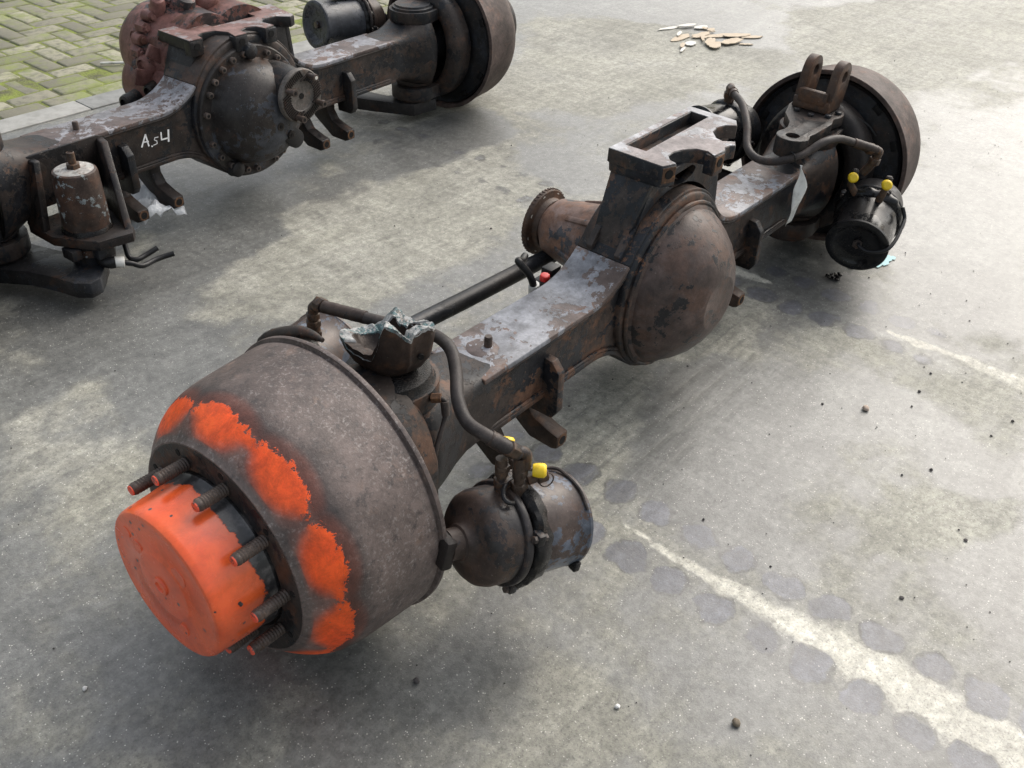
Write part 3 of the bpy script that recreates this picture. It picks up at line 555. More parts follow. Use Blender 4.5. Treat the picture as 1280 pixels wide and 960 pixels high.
def make_knuckle(root, sx, mat, gap=0.0):
    g = G(); rs = []
    for x, oy, oz in ((.912, .135, .165), (.918, .160, .192), (.930, .172, .205), (.960, .176, .208), (.985, .180, .205), (1.005, .165, .17), (1.005, .120, .13), (.985, .105, .14), (.918, .115, .150), (.912, .125, .158)):
        if x < .95: x -= gap
        if gap: oy *= .86; oz *= .88
        rs.append([(sx * x, oy * math.cos(q), BZ + oz * math.sin(q)) for q in (2 * math.pi * j / 56 for j in range(56))])
    rs.append(rs[0]); g.rings(rs, False, False); kn = g.build('steering_knuckle', mat, root, ang=40, jitter=.002, jscale=20)
    for up in (1, -1):
        z0, z1 = (.372, .412) if up > 0 else (.085, .132)
        ol = arc(.862, 0, .088, 90, 270, 16) + [(.93, -.080), (.965, -.066), (.965, .066), (.93, .080)]
        g = G(); g.prism(ol, z0, z1, f=lambda u, v, w_: (sx * u, v, w_)); g.build('kingpin_arm', mat, kn, bevel=.007)
        zz_ = [(z1, .078), (z1 + .008, .077), (z1 + .010, .068), (z1 + .016, .066), (z1 + .017, .0001)] if up > 0 else [(z0, .074), (z0 - .014, .072), (z0 - .016, .0001)]
        g = G(); g.lathe(zz_, (sx * .862, 0, 0), (0, 0, 1), 48, caps=False); g.build('kingpin_cap', mat, kn)
    g = G(); g.lathe([(.90, .06), (.99, .085), (1.0, .12), (1.03, .15), (1.05, .15)], (0, 0, AR), (sx, 0, 0), 48); g.build('spindle', 'black_casting', kn)
    # brake dust shield, dished inside the drum mouth, with inspection slots
    g = G(); g.lathe([(1.012, .150), (1.010, .190), (1.020, .215), (1.022, .236), (1.012, .2465), (1.016, .2480), (1.03, .246), (1.03, .15)], (0, 0, AR), (sx, 0, 0), 72, caps=False); sh = g.build('dust_shield', 'black_casting', kn)
    for a in (35, 65, 118, 148, 215, 250, 290, 325):
        M = Matrix.Translation((0, 0, AR)) @ Matrix.Rotation(R_(a), 4, 'X')
        g = G(); g.box((sx * 1.0195, 0, .226), (.006, .030, .019), M); g.build('shield_slot', 'hole_black', sh, bevel=.002)
    return kn
def hexa(r, x0, x1, M, name, mat, par, bev=.001):
    g = G(); g.lathe([(x0, r), (x1, r)], seg=6, M=M); return g.build(name, mat, par, bevel=bev)
def make_chamber(root, B, E, kind, roll=0.0, front=True, name='brake_chamber'):
    """spring brake chamber: neck, front can, clamp, flange casting, rear can"""
    B, E = Vector(B), Vector(E); M = frame(B, E - B) @ Matrix.Rotation(roll, 4, 'X'); L = (E - B).length
    fm, rm = ('chamber_brown', 'chamber_grey') if kind == 'brown' else ('black_casting', 'chamber_black')
    g = G(); g.lathe([(.150, .080), (.155, .0865), (.16, .0868), (.20, .0868), (L - .012, .0862), (L - .009, .0885), (L - .003, .0880), (L, .082), (L + .001, .074), (L - .004, .066), (L - .014, .055), (L - .016, .040), (L - .016, .0001)], seg=72, M=M); ch = g.build(name, rm, root, ang=35)
    g = G(); g.lathe([(L - .016, .014), (L - .004, .0135), (L - .004, .0001)], seg=6, M=M); g.build('end_bolt', 'bolt_steel' if kind == 'black' else rm, ch, bevel=.001)
    g = G(); g.lathe([(.008, .027), (.030, .027), (.032, .031), (.036, .031), (.042, .034), (.047, .045), (.050, .062), (.054, .073), (.062, .080), (.075, .0838), (.106, .0845), (.108, .078)], seg=72, M=M); g.build('front_can', fm, ch, ang=40)
    g = G(); g.lathe([(.1065, .082), (.1075, .0905), (.111, .0925), (.119, .0925), (.1215, .0905), (.1225, .0885), (.1225, .082)], seg=72, M=M, wob=.006); g.build('clamp_band', fm, ch, bevel=.001)
    g = G(); g.lathe([(.1235, .08), (.125, .088), (.128, .0945), (.136, .099), (.146, .0975), (.155, .094), (.160, .0905), (.163, .08)], seg=120, M=M, wob=.06); g.build('flange_casting', 'oily_black' if kind == 'brown' else 'chamber_black', ch, jitter=.0035, jscale=60)
    if True:
        for a in (20, 95, 160, 215, 300):
            q = R_(a); g = G(); g.lathe([(-.014, .0065), (.014, .0065)], (.128, math.sin(q) * .098, math.cos(q) * .098), (1, 0, 0), 6, M=M); g.build('clamp_bolt', 'bolt_steel', ch)
            g = G(); g.box((.128, math.sin(q) * .094, math.cos(q) * .094), (.016, .022, .022), M @ Matrix.Translation((0, 0, 0))); g.build('clamp_lug', 'black_casting', ch, bevel=.003)
    return ch, M, L
def elbow(par, pts, r, mat='fitting_brass', name='hose_elbow'):
    g = G(); g.tube(pts, r, 14); return g.build(name, mat, par)

# ================================================================== FIRST AXLE (orange hub)
A = empty('drive_axle', (0, 0, 0), label='rusty brown drive axle with orange hub cap and smooth domed cover', cat_='axle', group='vehicle axles lying in the yard')
hs1 = make_housing(A, 'top_plate_steel', 'housing_steel')
for x in (-.470, .425): make_gusset(hs1, x, 'housing_steel')
make_lower_blocks(hs1, (-.455, -.585, .245, .365), 'brown_casting')
g = G(); g.lathe([(.335, .0085), (.362, .0085), (.366, .007)], (-.589, 0, 0), (0, 0, 1), 14); g.build('locating_pin', 'stud_steel', hs1)
g = G(); g.lathe([(.3405, .034), (.3425, .031)], (-.60, .005, 0), (0, 0, 1), 28, wob=.1); g.build('pin_weld', 'top_plate_worn', hs1)
# domed cover
g = G(); g.lathe([(.060, .205), (.074, .207), (.084, .205), (.090, .199), (.094, .1920), (.102, .1905), (.116, .1830), (.138, .1680), (.162, .1460), (.184, .1180), (.198, .0930), (.2060, .0720), (.2078, .0665), (.2080, .0655), (.2075, .060), (.2070, .0001)], (0, 0, .272), (0, -1, 0), 96)
cov = g.build('differential_cover', 'cover_steel', A, ang=26, jitter=.0022, jscale=9)
g = G(); pth = [(math.cos(q) * .2035, -.0855, .272 + math.sin(q) * .2035) for q in (2 * math.pi * i / 160 for i in range(161))]
g.tube(pth, [.0055 + .0022 * noise.noise(Vector(p) * 70) for p in pth], 8, False); g.build('weld_bead', 'housing_steel', cov)
# mounting bracket on top
PL1 = [(-.131, .060), (.227, .069), (.228, -.060), (.198, -.078), (.180, -.058), (.153, -.050), (.122, -.058), (.095, -.082), (.090, -.099), (.108, -.122), (.088, -.134), (.076, -.126), (.058, -.124), (.045, -.132), (.000, -.130), (.010, -.106), (.004, -.082), (-.022, -.064), (-.049, -.056), (-.073, -.059), (-.090, -.074), (-.097, -.094), (-.134, -.080)]
SL1 = [(-.090, .040), (.199, .046), (.197, .001), (-.088, -.008)]
mb = G(); mb.prism(PL1, .578, .610, holes=[SL1]); brk = mb.build('mounting_bracket', 'bracket_steel', A, bevel=.003)
def inset(pl, k):
    cx_ = sum(p[0] for p in pl) / len(pl); out = []
    for i, p in enumerate(pl):
        a, b = pl[i - 1], pl[(i + 1) % len(pl)]; tx, ty = b[0] - a[0], b[1] - a[1]; l = math.hypot(tx, ty); out.append((p[0] + ty / l * k, p[1] - tx / l * k))
    return out
g = G(); g.prism(inset(PL1, .0025), .6094, .6110, holes=[inset(SL1, -.0025)]); g.build('plate_face', 'bracket_top_steel', brk)
fyz = lambda u, v, w_: (w_, u, v)
def slab(name, quad_near, quad_far, mat, par, bev=.004):
    g = G(); g.rings([quad_near, quad_far]); return g.build(name, mat, par, bevel=bev)
# upper block under plate, sloping end webs, front and back walls
slab('plate_skirt', [(-.126, .056, .556), (.222, .063, .556), (.222, -.050, .556), (-.126, -.070, .556)], [(-.128, .058, .580), (.225, .066, .580), (.225, -.055, .580), (-.131, -.076, .580)], 'bracket_steel', brk)
slab('end_web', [(-.208, .044, .350), (-.186, .044, .350), (-.186, -.030, .350), (-.208, -.030, .350)], [(-.120, .054, .560), (-.098, .054, .560), (-.098, -.052, .560), (-.120, -.052, .560)], 'bracket_steel', brk)
slab('end_web', [(.222, .044, .350), (.244, .044, .350), (.244, -.036, .350), (.222, -.036, .350)], [(.190, .056, .560), (.212, .056, .560), (.212, -.046, .560), (.190, -.046, .560)], 'bracket_steel', brk)
fw_ol = [(-.186, .368), (-.104, .560), (.196, .560), (.226, .368), (.20, .395)] + arc(0, .272, .242, 34, 146, 16) 
g = G(); g.prism(fw_ol, -.048, -.030, holes=[[(.02 + .062 * math.cos(t), .532 + .02 * math.sin(t)) for t in (2 * math.pi * i / 24 for i in range(24))]], f=lambda u, v, w_: (u, w_, v)); g.build('front_wall', 'bracket_steel', brk, bevel=.003)
g = G(); g.prism(fw_ol, .030, .046, f=lambda u, v, w_: (u, w_, v)); g.build('back_wall', 'bracket_steel', brk, bevel=.003)
g = G(); g.box((.03, .0, .545), (.29, .05, .012)); g.build('slot_floor', 'dark_casting', brk, bevel=.002)
g = G(); pw = [Vector((-.214 + .002 * noise.noise((i, 0, 0)), .048 - i * .0055, .362 - .0004 * i)) for i in range(16)]
g.tube(pw, [.008 + .002 * noise.noise(p * 120) for p in pw], 10); g.build('weld_bead', 'oily_black', brk)
for cx_, cy_, dx in ((-.1155, -.0865, (-.36, -.93)), (.022, -.131, (-.04, -1.0))):
    d = Vector((dx[0], dx[1], 0)).normalized(); M = frame((cx_, cy_, .5945), d)
    g = G(); g.box((-.012, 0, -.010), (.028, .040, .046), M); tb = g.build('bolt_tab', 'bracket_steel', brk, bevel=.003)
    g = G(); g.box((.0022, 0, -.006), (.0012, .034, .034), M); g.build('worn_face', 'orange_rust', brk)
    g = G(); g.lathe([(.0022, .0105), (.0040, .0105)], seg=18, M=M @ Matrix.Translation((0, 0, -.004))); g.build('bolt_hole', 'hole_black', brk)
# pinion housing and drive flange on the far side
g = G(); g.lathe([(.055, .150), (.075, .150), (.085, .128), (.12, .112), (.20, .094), (.27, .080), (.30, .074), (.302, .060), (.318, .058), (.320, .052)], (.045, 0, .272), (0, 1, 0), 56); pin = g.build('pinion_housing', 'pinion_steel', A, ang=30, jitter=.0015)
for a in (20, 80, 140, 200, 260, 320):
    M = Matrix.Translation((.045, 0, .272)) @ Matrix.Rotation(R_(a), 4, 'Y')
    g = G(); g.prism([(.075, .10), (.075, .140), (.16, .112), (.235, .090), (.25, .07)], -.008, .008, f=lambda u, v, w_: (w_, u, v), M=M); g.build('rib', 'pinion_steel', pin, bevel=.004)
g = G(); g.lathe([(.316, .055), (.318, .066), (.334, .068), (.336, .086), (.339, .0885), (.350, .0885), (.352, .086), (.352, .050), (.346, .048), (.346, .0001)], (.050, 0, .268), (0, 1, 0), 64); pf = g.build('drive_flange', 'brown_casting', pin, bevel=.001)
for k in range(8):
    q = R_(45 * k + 14); g = G(); g.lathe([(.3352, .0058), (.3362, .0058)], (.050 + math.cos(q) * .0765, 0, .268 + math.sin(q) * .0765), (0, 1, 0), 12); g.build('flange_bolt_hole', 'white_chip', pf)
for k in range(48):
    q = 2 * math.pi * k / 48
    if k % 1 == 0:
        M = Matrix.Translation((.050, 0, .268)) @ Matrix.Rotation(q, 4, 'Y'); g = G(); g.box((.0885, .3445, 0), (.004, .010, .0045), M); g.build('tooth', 'brown_casting', pf)
# drums, hubs, knuckles
for sx in (-1, 1):
    make_drum(A, sx, sx < 0); make_hub(A, sx, sx < 0, sx < 0); make_knuckle(A, sx, 'dark_casting' if sx > 0 else 'housing_steel', 0 if sx > 0 else .036)
# curled edge of the dust shield standing proud above the near drum lip
g = G(); pth = cat([(-.985 + .004 * math.sin(i), -math.cos(R_(a)) * .262, AR + math.sin(R_(a)) * .266) for i, a in enumerate(range(96, 152, 6))], 4)
g.tube(pth, [.004 + .009 * min(1, i / 10, (len(pth) - 1 - i) / 10) for i in range(len(pth))], 10); g.build('shield_edge', 'dark_casting', A)
# near: broken clevis bolted on the kingpin
kx, kz = -.866, .424
ax = Vector((RT.x, RT.y, 0)).normalized(); bx = Vector((-ax.y, ax.x, 0))
RIM = [(.084, -.012, .523), (.078, .0, .526), (.062, .012, .523), (.05, .03, .506), (.029, .045, .51), (.013, .052, .521), (-.001, .054, .509), (-.018, .052, .49), (-.046, .048, .482), (-.066, .035, .483), (-.079, .015, .495), (-.082, .0, .497), (-.075, -.015, .495), (-.051, -.032, .489), (-.025, -.045, .486), (-.016, -.052, .503), (-.007, -.056, .528), (.002, -.058, .549), (.015, -.06, .549), (.028, -.06, .541), (.037, -.058, .530), (.045, -.056, .526), (.051, -.05, .532), (.066, -.04, .538), (.079, -.03, .536)]
rimc = cat(RIM + [RIM[0]], 6)[:-1]; n = len(rimc); rs = [[] for _ in range(8)]
for j, p in enumerate(rimc):
    a, b = p.x, p.y; z = p.z + .003 * noise.noise((a * 150, b * 150, 1)); l = math.hypot(a, b); ua, ub = a / l, b / l
    for i, (rr, zz_) in enumerate(((.020 + .05 * l, .436), (.026 + .25 * l, .440), (.016 + .55 * l, .451), (.006 + .84 * l, .474), (l, z), (max(.016, l - .021), z - .003), (max(.014, .62 * l - .004), min(z - .004, .464)), (.010, .458))):
        q = ax * ua * rr + bx * ub * rr; rs[i].append((kx + q.x, q.y, zz_))
g = G(); g.rings(rs); clv = g.build('broken_clevis', 'brown_casting', A, ang=50, jitter=.0014, jscale=40, label='broken rusty clevis with whitish fracture faces')
def frac(j): t = j / n * len(RIM); return not (12.2 < t < 16.0)
g = G(); r3 = []
for lift, src in ((-.004, 4), (.003, 4), (.003, 5), (-.004, 5)):
    r3.append([(p[0], p[1], p[2] + (lift + (.003 * noise.noise(Vector(p) * 190) if lift > 0 else 0) if frac(j) else -.012)) for j, p in enumerate(rs[src])])
r3.append(r3[0]); g.rings(r3, False, False); g.build('fracture_face', 'broken_white', clv, jitter=.0012, jscale=90, ang=55)
g = G(); c0 = ax * .060 - bx * .040; g.lathe([(-.012, .0055), (.004, .0055)], (kx + c0.x, c0.y, kz + .062), (-bx + ax * .5), 12); g.build('cross_hole', 'hole_black', clv)
g = G(); g.lathe([(.412, .084), (.4165, .080), (.430, .076), (.440, .050)], (kx, 0, 0), (0, 0, 1), 40, wob=.02); g.build('kingpin_seal', 'oily_black', A)
# far: steering arm and whole clevis
ol = arc(.878, .0, .080, -118, 118, 24) + [(.79, .055), (.73, .012), (.69, -.002), (.665, -.003)] + arc(.640, -.042, .044, 75, 285, 16) + [(.668, -.079), (.70, -.082), (.75, -.083), (.80, -.083)]
g = G(); g.prism(ol, .428, .456, holes=[circ(.638, -.042, .019, 20)]); arm = g.build('steering_arm', 'dark_casting', A, bevel=.004)
g = G(); g.prism(circ(.640, -.042, .045, 28), .405, .455, holes=[circ(.638, -.042, .0195, 20)]); g.build('arm_boss', 'dark_casting', arm, bevel=.003)
for a in range(0, 360, 45):
    q = R_(a + 10); g = G(); g.lathe([(.4545, .0095), (.4640, .0095)], (.878 + .064 * math.cos(q), .064 * math.sin(q), 0), (0, 0, 1), 6); g.build('arm_bolt', 'black_casting', arm, bevel=.001)
g = G(); g.box((.895, .010, .474), (.092, .112, .034)); cl2 = g.build('clevis', 'brown_casting', A, bevel=.006, label='rusty clevis with two round eared lugs')
for y in (.054, -.034):
    ol = [(.855, .474), (.868, .545)] + arc(.914, .552, .043, 165, 5, 14) + [(.956, .52), (.944, .474)]
    g = G(); g.prism(ol, y - .0125, y + .0125, holes=[circ(.914, .553, .0165, 18)], f=lambda u, v, w_: (u, w_, v)); g.build('clevis_ear', 'brown_casting', cl2, bevel=.005)
g = G(); g.box((.857, .010, .496), (.020, .086, .040)); g.build('clevis_wall', 'brown_casting', cl2, bevel=.005)
# tie rod behind the beam
g = G(); g.tube([(-.70, .300, .215), (-.62, .312, .208), (-.30, .300, .203), (.3, .285, .195), (.70, .285, .195)], [.020, .022, .022, .022, .022], 24); tr = g.build('tie_rod', 'black_casting', A)
for sx in (-1, 1):
    g = G(); g.tube(cat([(sx * .74, .30, .205), (sx * .80, .27, .20), (sx * .86, .17, .17), (sx * .88, .05, .125)], 6), [.020] * 6 + [.024] * 6 + [.030] * 7, 16); g.build('tie_rod_arm', 'dark_casting', tr)
    g = G(); g.lathe([(-.035, .024), (-.03, .034), (.02, .036), (.03, .026)], (sx * .74, .30, .205), (0, 0, 1), 28); g.build('ball_joint', 'dark_casting', tr)
# brake chambers of the first axle
ch, M, L = make_chamber(A, (-1.008, -.260, .2725), (-.764, -.3265, .2105), 'brown'); near_ch, NM = ch, M
g = G(); g.box((.002, .030, -.004), (.022, .110, .058), NM); g.build('mount_lug', 'dark_casting', near_ch, bevel=.006)
def P_(u, a, r, M=NM): return M @ Vector((u, math.sin(R_(a)) * r, math.cos(R_(a)) * r))
# fittings on near chamber: two ports, elbow, tee, test nipple, yellow caps
top1 = Vector((-.858, -.300, .335)); top2 = Vector((-.868, -.270, .340))
for base, topz, rr in ((Vector((-.870, -.306, .315)), .398, .0085), (Vector((-.886, -.282, .322)), .392, .0085)):
    t = Vector((base.x + .004, base.y + .006, topz))
    g = G(); g.tube([base, base.lerp(t, .3), base.lerp(t, .31), base.lerp(t, .52), base.lerp(t, .53), t], [.0125, .0125, rr, rr, .0115, .0105], 12); g.build('port_fitting', 'fitting_brass', near_ch)
el = [Vector((-.858, -.306, .376)), Vector((-.857, -.306, .398)), Vector((-.862, -.303, .408)), Vector((-.876, -.297, .413))]
elbow(near_ch, cat(el, 4), .0105)
g = G(); M2 = frame((-.874, -.298, .413), Vector((-.887, -.29, .433)) - Vector((-.860, -.302, .405))); g.lathe([(0, .0145), (.020, .0145)], seg=6, M=M2); g.build('hose_nut', 'fitting_brass', near_ch, bevel=.001)
for b, d in ((Vector((-.852, -.318, .372)), Vector((.55, -.8, .05))), (Vector((-.872, -.276, .402)), Vector((.5, .3, .8)))):
    M2 = frame(b, d); g = G(); g.lathe([(0, .0105), (.010, .0125), (.019, .0125), (.023, .009)], seg=20, M=M2); g.build('yellow_cap', 'yellow_plastic', near_ch, bevel=.001)
M2 = frame((-.856, -.312, .349), (.86, -.45, .12)); g = G(); g.lathe([(0, .009), (.016, .009), (.017, .0125), (.034, .0125), (.036, .010)], seg=16, M=M2); g.build('test_nipple', 'fitting_brass', near_ch)
g = G(); ring = [M2 @ Vector((.034 + .013 * math.sin(t), .002 * math.cos(t), -.014 + .013 * math.cos(t))) for t in (2 * math.pi * i / 24 for i in range(25))]; g.tube(ring, .0014, 6, False); g.build('pull_ring', 'stud_steel', near_ch)
for p_, d_, r_, l_ in (((-.868, -.305, .334), (.05, .05, 1), .0150, .013), ((-.866, -.303, .362), (.05, .05, 1), .0135, .012), ((-.884, -.281, .338), (.05, .05, 1), .0150, .014), ((-.883, -.279, .368), (.05, .05, 1), .0130, .012)):
    hexa(r_, 0, l_, frame(p_, d_, (1, 0, 0)), 'hex_nut', 'fitting_brass', near_ch)
# thin breather pipes
p_ = [NM @ Vector(v) for v in ((.100, -.030, .088), (.088, -.030, .092), (.085, -.020, .096), (.095, -.005, .101), (.118, .010, .103), (.135, .015, .099))]
g = G(); g.tube(cat(p_, 6), .0042, 10); g.build('breather_pipe', 'black_rubber', near_ch)
p_ = [NM @ Vector((u, math.sin(R_(a)) * r, math.cos(R_(a)) * r)) for u, a, r in ((.145, 30, .100), (.18, 33, .097), (.22, 30, .094), (.242, 25, .092), (.246, 10, .091), (.248, -20, .0905), (.248, -45, .090))]
g = G(); g.tube(cat(p_, 6), .0032, 8); g.build('breather_pipe', 'hose_rubber', near_ch)
M2 = NM @ Matrix.Translation((.248, -.076, -.048)); g = G(); g.box((0, 0, 0), (.014, .018, .020), M2); g.build('drain_lug', 'oily_black', near_ch, bevel=.003)
# far chamber (shiny black)
fch, FM, FL = make_chamber(A, (1.000, -.205, .236), (.731, -.265, .165), 'black')
for (u, a, r1, k) in ((.150, -34, .125, 0), (.168, 12, .120, 1)):
    b = FM @ Vector((u, math.sin(R_(a)) * .085, math.cos(R_(a)) * .085)); t = FM @ Vector((u, math.sin(R_(a)) * r1, math.cos(R_(a)) * r1))
    up_ = Vector((0, 0, 1)); t2 = t + up_ * .022
    g = G(); g.tube([b, t, t2], [.011, .010, .0095], 12); g.build('port_fitting', 'fitting_brass', fch)
    M2 = frame(t2, (-.75, -.35, .25)); g = G(); g.lathe([(-.004, .0125), (.012, .0145), (.024, .0145), (.029, .010)], seg=20, M=M2); g.build('yellow_cap', 'yellow_plastic', fch, bevel=.001)
    g = G(); g.lathe([(0, .011), (.016, .0105), (.020, .007)], tuple(t2 + Vector((.012, 0, 0))), (.1, 0, 1), 12); g.build('port_plug', 'dark_casting', fch)
p_ = [FM @ Vector(v) for v in ((.285, .004, .012), (.296, .008, .012), (.304, .03, .008), (.303, .060, .014), (.290, .084, .022), (.25, .096, .030), (.19, .100, .040), (.165, .098, .046), (.150, .085, .066))]
g = G(); g.tube(cat(p_, 6), .0055, 10); g.build('breather_pipe', 'chamber_black', fch)
# rear chambers partly hidden behind the beam
bch, BM, _ = make_chamber(A, (1.000, .235, .300), (.735, .295, .330), 'black')
g = G(); g.tube([BM @ Vector((.150, 0, .085)), BM @ Vector((.150, -.005, .128))], .011, 12); g.build('port_fitting', 'fitting_brass', bch)
bch2, BM2, _ = make_chamber(A, (-1.000, .235, .290), (-.74, .300, .270), 'brown')
g = G(); g.tube([(-.819, .252, .330), (-.819, .252, .372), (-.819, .252, .373), (-.819, .252, .39), (-.818, .252, .391), (-.817, .252, .412)], [.011, .011, .0135, .0135, .010, .010], 12); g.build('port_fitting', 'fitting_brass', bch2)
for z_, r_ in ((.362, .0155), (.386, .0150), (.402, .0140)): hexa(r_, 0, .012, frame((-.8185, .252, z_), (.02, 0, 1), (1, 0, 0)), 'hex_nut', 'fitting_brass', bch2)
elbow(bch2, cat([(-.817, .252, .405), (-.816, .252, .424), (-.814, .243, .432), (-.811, .222, .436)], 5), .011)
# brake hoses
H1 = [(-.870, -.300, .408), (-.887, -.29, .426), (-.899, -.26, .438), (-.894, -.21, .438), (-.873, -.17, .453), (-.833, -.13, .467), (-.803, -.09, .481), (-.777, -.03, .470), (-.768, .04, .452), (-.782, .10, .444), (-.800, .17, .439), (-.811, .222, .436)]
g = G(); g.tube(cat(H1, 8), .0114, 16); hz = g.build('brake_hose', 'hose_rubber', A)
for a, b, r in ((Vector((-.876, -.297, .413)), Vector((-.899, -.262, .438)), .0138), (Vector((-.790, .135, .4415)), Vector((-.812, .226, .436)), .0130)):
    g = G(); g.tube([a.lerp(b, i / 16) for i in range(17)], [r * (1 - (.05 if i % 4 == 2 else 0)) for i in range(17)], 16); g.build('hose_ferrule', 'chamber_brown', hz, bevel=.001)
g = G(); g.lathe([(0, .0155), (.018, .0155)], (-.812, .228, .436), (0, 1, 0), 6); g.build('hose_nut', 'fitting_brass', hz, bevel=.001)
H2 = [(.838, .262, .462), (.80, .226, .460), (.75, .172, .455), (.68, .114, .430), (.62, .074, .396), (.59, .031, .384), (.585, -.02, .389), (.60, -.065, .407), (.64, -.082 - .012, .424), (.68, -.115, .446), (.74, -.132, .444), (.80, -.156, .424), (.84, -.185, .405), (.86, -.207, .399)]
g = G(); g.tube(cat(H2, 8), .0112, 16); hz2 = g.build('brake_hose', 'hose_rubber', A)
for i, j in ((0, 1), (11, 13)):
    a, b = Vector(H2[i]), Vector(H2[j]); g = G(); g.tube([a.lerp(b, i / 16) for i in range(17)], [.0136 * (1 - (.05 if i % 4 == 2 else 0)) for i in range(17)], 16); g.build('hose_ferrule', 'chamber_brown', hz2, bevel=.001)
elbow(hz2, cat([(.845, -.19, .403), (.862, -.209, .398), (.868, -.212, .388), (.866, -.200, .350), (.862, -.185, .322)], 5), .0120)
elbow(hz2, cat([(.832, .256, .462), (.842, .262, .462), (.848, .266, .452), (.850, .268, .415)], 5), .0125)
for p_, d_ in (((.8405, -.186, .4045), (.7, -.65, -.2)), ((.8675, -.208, .374), (-.05, .12, -1)), ((.812, .238, .461), (.5, .6, .02)), ((.849, .267, .445), (.05, .05, -1))):
    hexa(.0165, 0, .018, frame(p_, d_, (.3, .2, 1)), 'hose_nut', 'fitting_brass', hz2)
# grease pipe on near knuckle
g = G(); g.tube(cat([(-.846, -.094, .398), (-.838, -.104, .400), (-.836, -.112, .388), (-.850, -.118, .360), (-.873, -.125, .330), (-.892, -.132, .300), (-.905, -.140, .285)], 6), .0045, 10); gp = g.build('grease_pipe', 'hose_rubber', A)
g = G(); g.tube([(-.849, -.088, .400), (-.839, -.102, .402)], .0095, 6); g.build('grease_elbow', 'orange_rust', gp)
g = G(); g.tube([(-.8365, -.108, .396), (-.841, -.1155, .372)], [.0080, .0075], 12); g.build('grease_ferrule', 'bolt_steel', gp)
g = G(); g.tube(cat([(.93, -.07, .440), (.955, -.09, .438), (.985, -.125, .415), (1.0, -.15, .385)], 6), .0040, 8); g.build('grease_pipe', 'black_rubber', A)
# wear sensor plug with short cable behind the beam
g = G(); g.tube(cat([(-.295, .105, .285), (-.315, .098, .325), (-.330, .100, .358), (-.352, .112, .392), (-.345, .122, .392), (-.315, .135, .375), (-.285, .150, .370)], 6), .0085, 10); sn = g.build('sensor_cable', 'black_rubber', A)
g = G(); g.tube([(-.308, .100, .302), (-.314, .098, .330)], [.0135, .0125], 14); g.build('cable_gland', 'white_plastic', sn, bevel=.001)
g = G(); g.box((-.262, .105, .312), (.050, .035, .022)); g.box((-.235, .11, .325), (.040, .03, .03)); g.build('sensor_body', 'black_rubber', sn, bevel=.004)
g = G(); g.lathe([(0, .012), (.016, .012), (.018, .009)], (-.272, .100, .320), (-.1, -.1, 1), 8); g.build('red_cap', 'red_plastic', sn, bevel=.002)

# paper tag tied to the hose
g = G(); tv = []; nu, nv = 8, 16
for i in range(nv + 1):
    for j in range(nu + 1):
        t = i / nv; w_ = .023 * min(1.0, t * 2.4 + .08) * (1 - .75 * max(0, (t - .62) / .38)); s_ = (j / nu - .5)
        tv.append((.600 + s_ * w_ * 1.0 + .018 * t + .006 * math.sin(5 * t), -.098 - s_ * w_ * .9 - .010 * math.sin(3.2 * t) + .004 * math.sin(9 * t + 4 * s_) , .398 - .178 * t + .02 * s_ * t))
fs = [(i * (nu + 1) + j, i * (nu + 1) + j + 1, (i + 1) * (nu + 1) + j + 1, (i + 1) * (nu + 1) + j) for i in range(nv) for j in range(nu)]
g.add(tv, fs); tagp = g.build('paper_tag', 'tag_paper')
sol = tagp.modifiers.new('thickness', 'SOLIDIFY'); sol.thickness = .0012
tag(tagp, 'creased white paper tag hanging from the brake hose', 'tag')
g = G(); g.tube(cat([(.600, -.083, .400), (.597, -.075, .422), (.603, -.057, .424), (.606, -.055, .402), (.603, -.080, .390), (.601, -.097, .393)], 5), .0016, 6); g.build('tie_string', 'black_rubber', tagp)

# ================================================================== SECOND AXLE (bolted cover, drive flange facing out)
B = empty('drive_axle', (0, 1.555, 0), (R_(-1.2), 0, R_(2.6)), label='dark grey drive axle with bolted cover, ribbed flange and chalk marking', cat_='axle', group='vehicle axles lying in the yard')
hs2 = make_housing(B, 'top_plate_worn', 'rear_steel')
for x in (-.470, .430): make_gusset(hs2, x, 'black_casting', .024)
make_lower_blocks(hs2, (-.47, -.345, .275, .395), 'dark_casting')
g = G(); g.lathe([(.335, .0085), (.360, .0085), (.364, .007)], (-.555, .0, 0), (0, 0, 1), 14); g.build('locating_pin', 'stud_steel', hs2)
g = G(); g.lathe([(.062, .205), (.082, .206), (.090, .204), (.0935, .200), (.0935, .166), (.100, .161), (.118, .157), (.145, .148), (.172, .130), (.195, .104), (.208, .075), (.214, .040), (.215, .0001)], (-.008, 0, .270), (0, -1, 0), 96)
c2 = g.build('differential_cover', 'cover_dark', B, ang=28, jitter=.0012, jscale=12)
for a in (169, -162, 150, 137, 123, 109, 95, 66, 52, 40, 26, 10, -129, -119, -108, -95, -70, -58, -46, -30, -15, -145):
    q = R_(a); cc = (-.008 + math.cos(q) * .184, 0, .270 + math.sin(q) * .184)
    g = G(); g.lathe([(.092, .0095), (.106, .0095), (.1065, .0085)], cc, (0, -1, 0), 16); bo = g.build('cover_bolt', 'bolt_steel', c2)
    g = G(); g.lathe([(.1060, .0050), (.1072, .0050)], cc, (0, -1, 0), 6); g.build('bolt_socket', 'hole_black', c2)
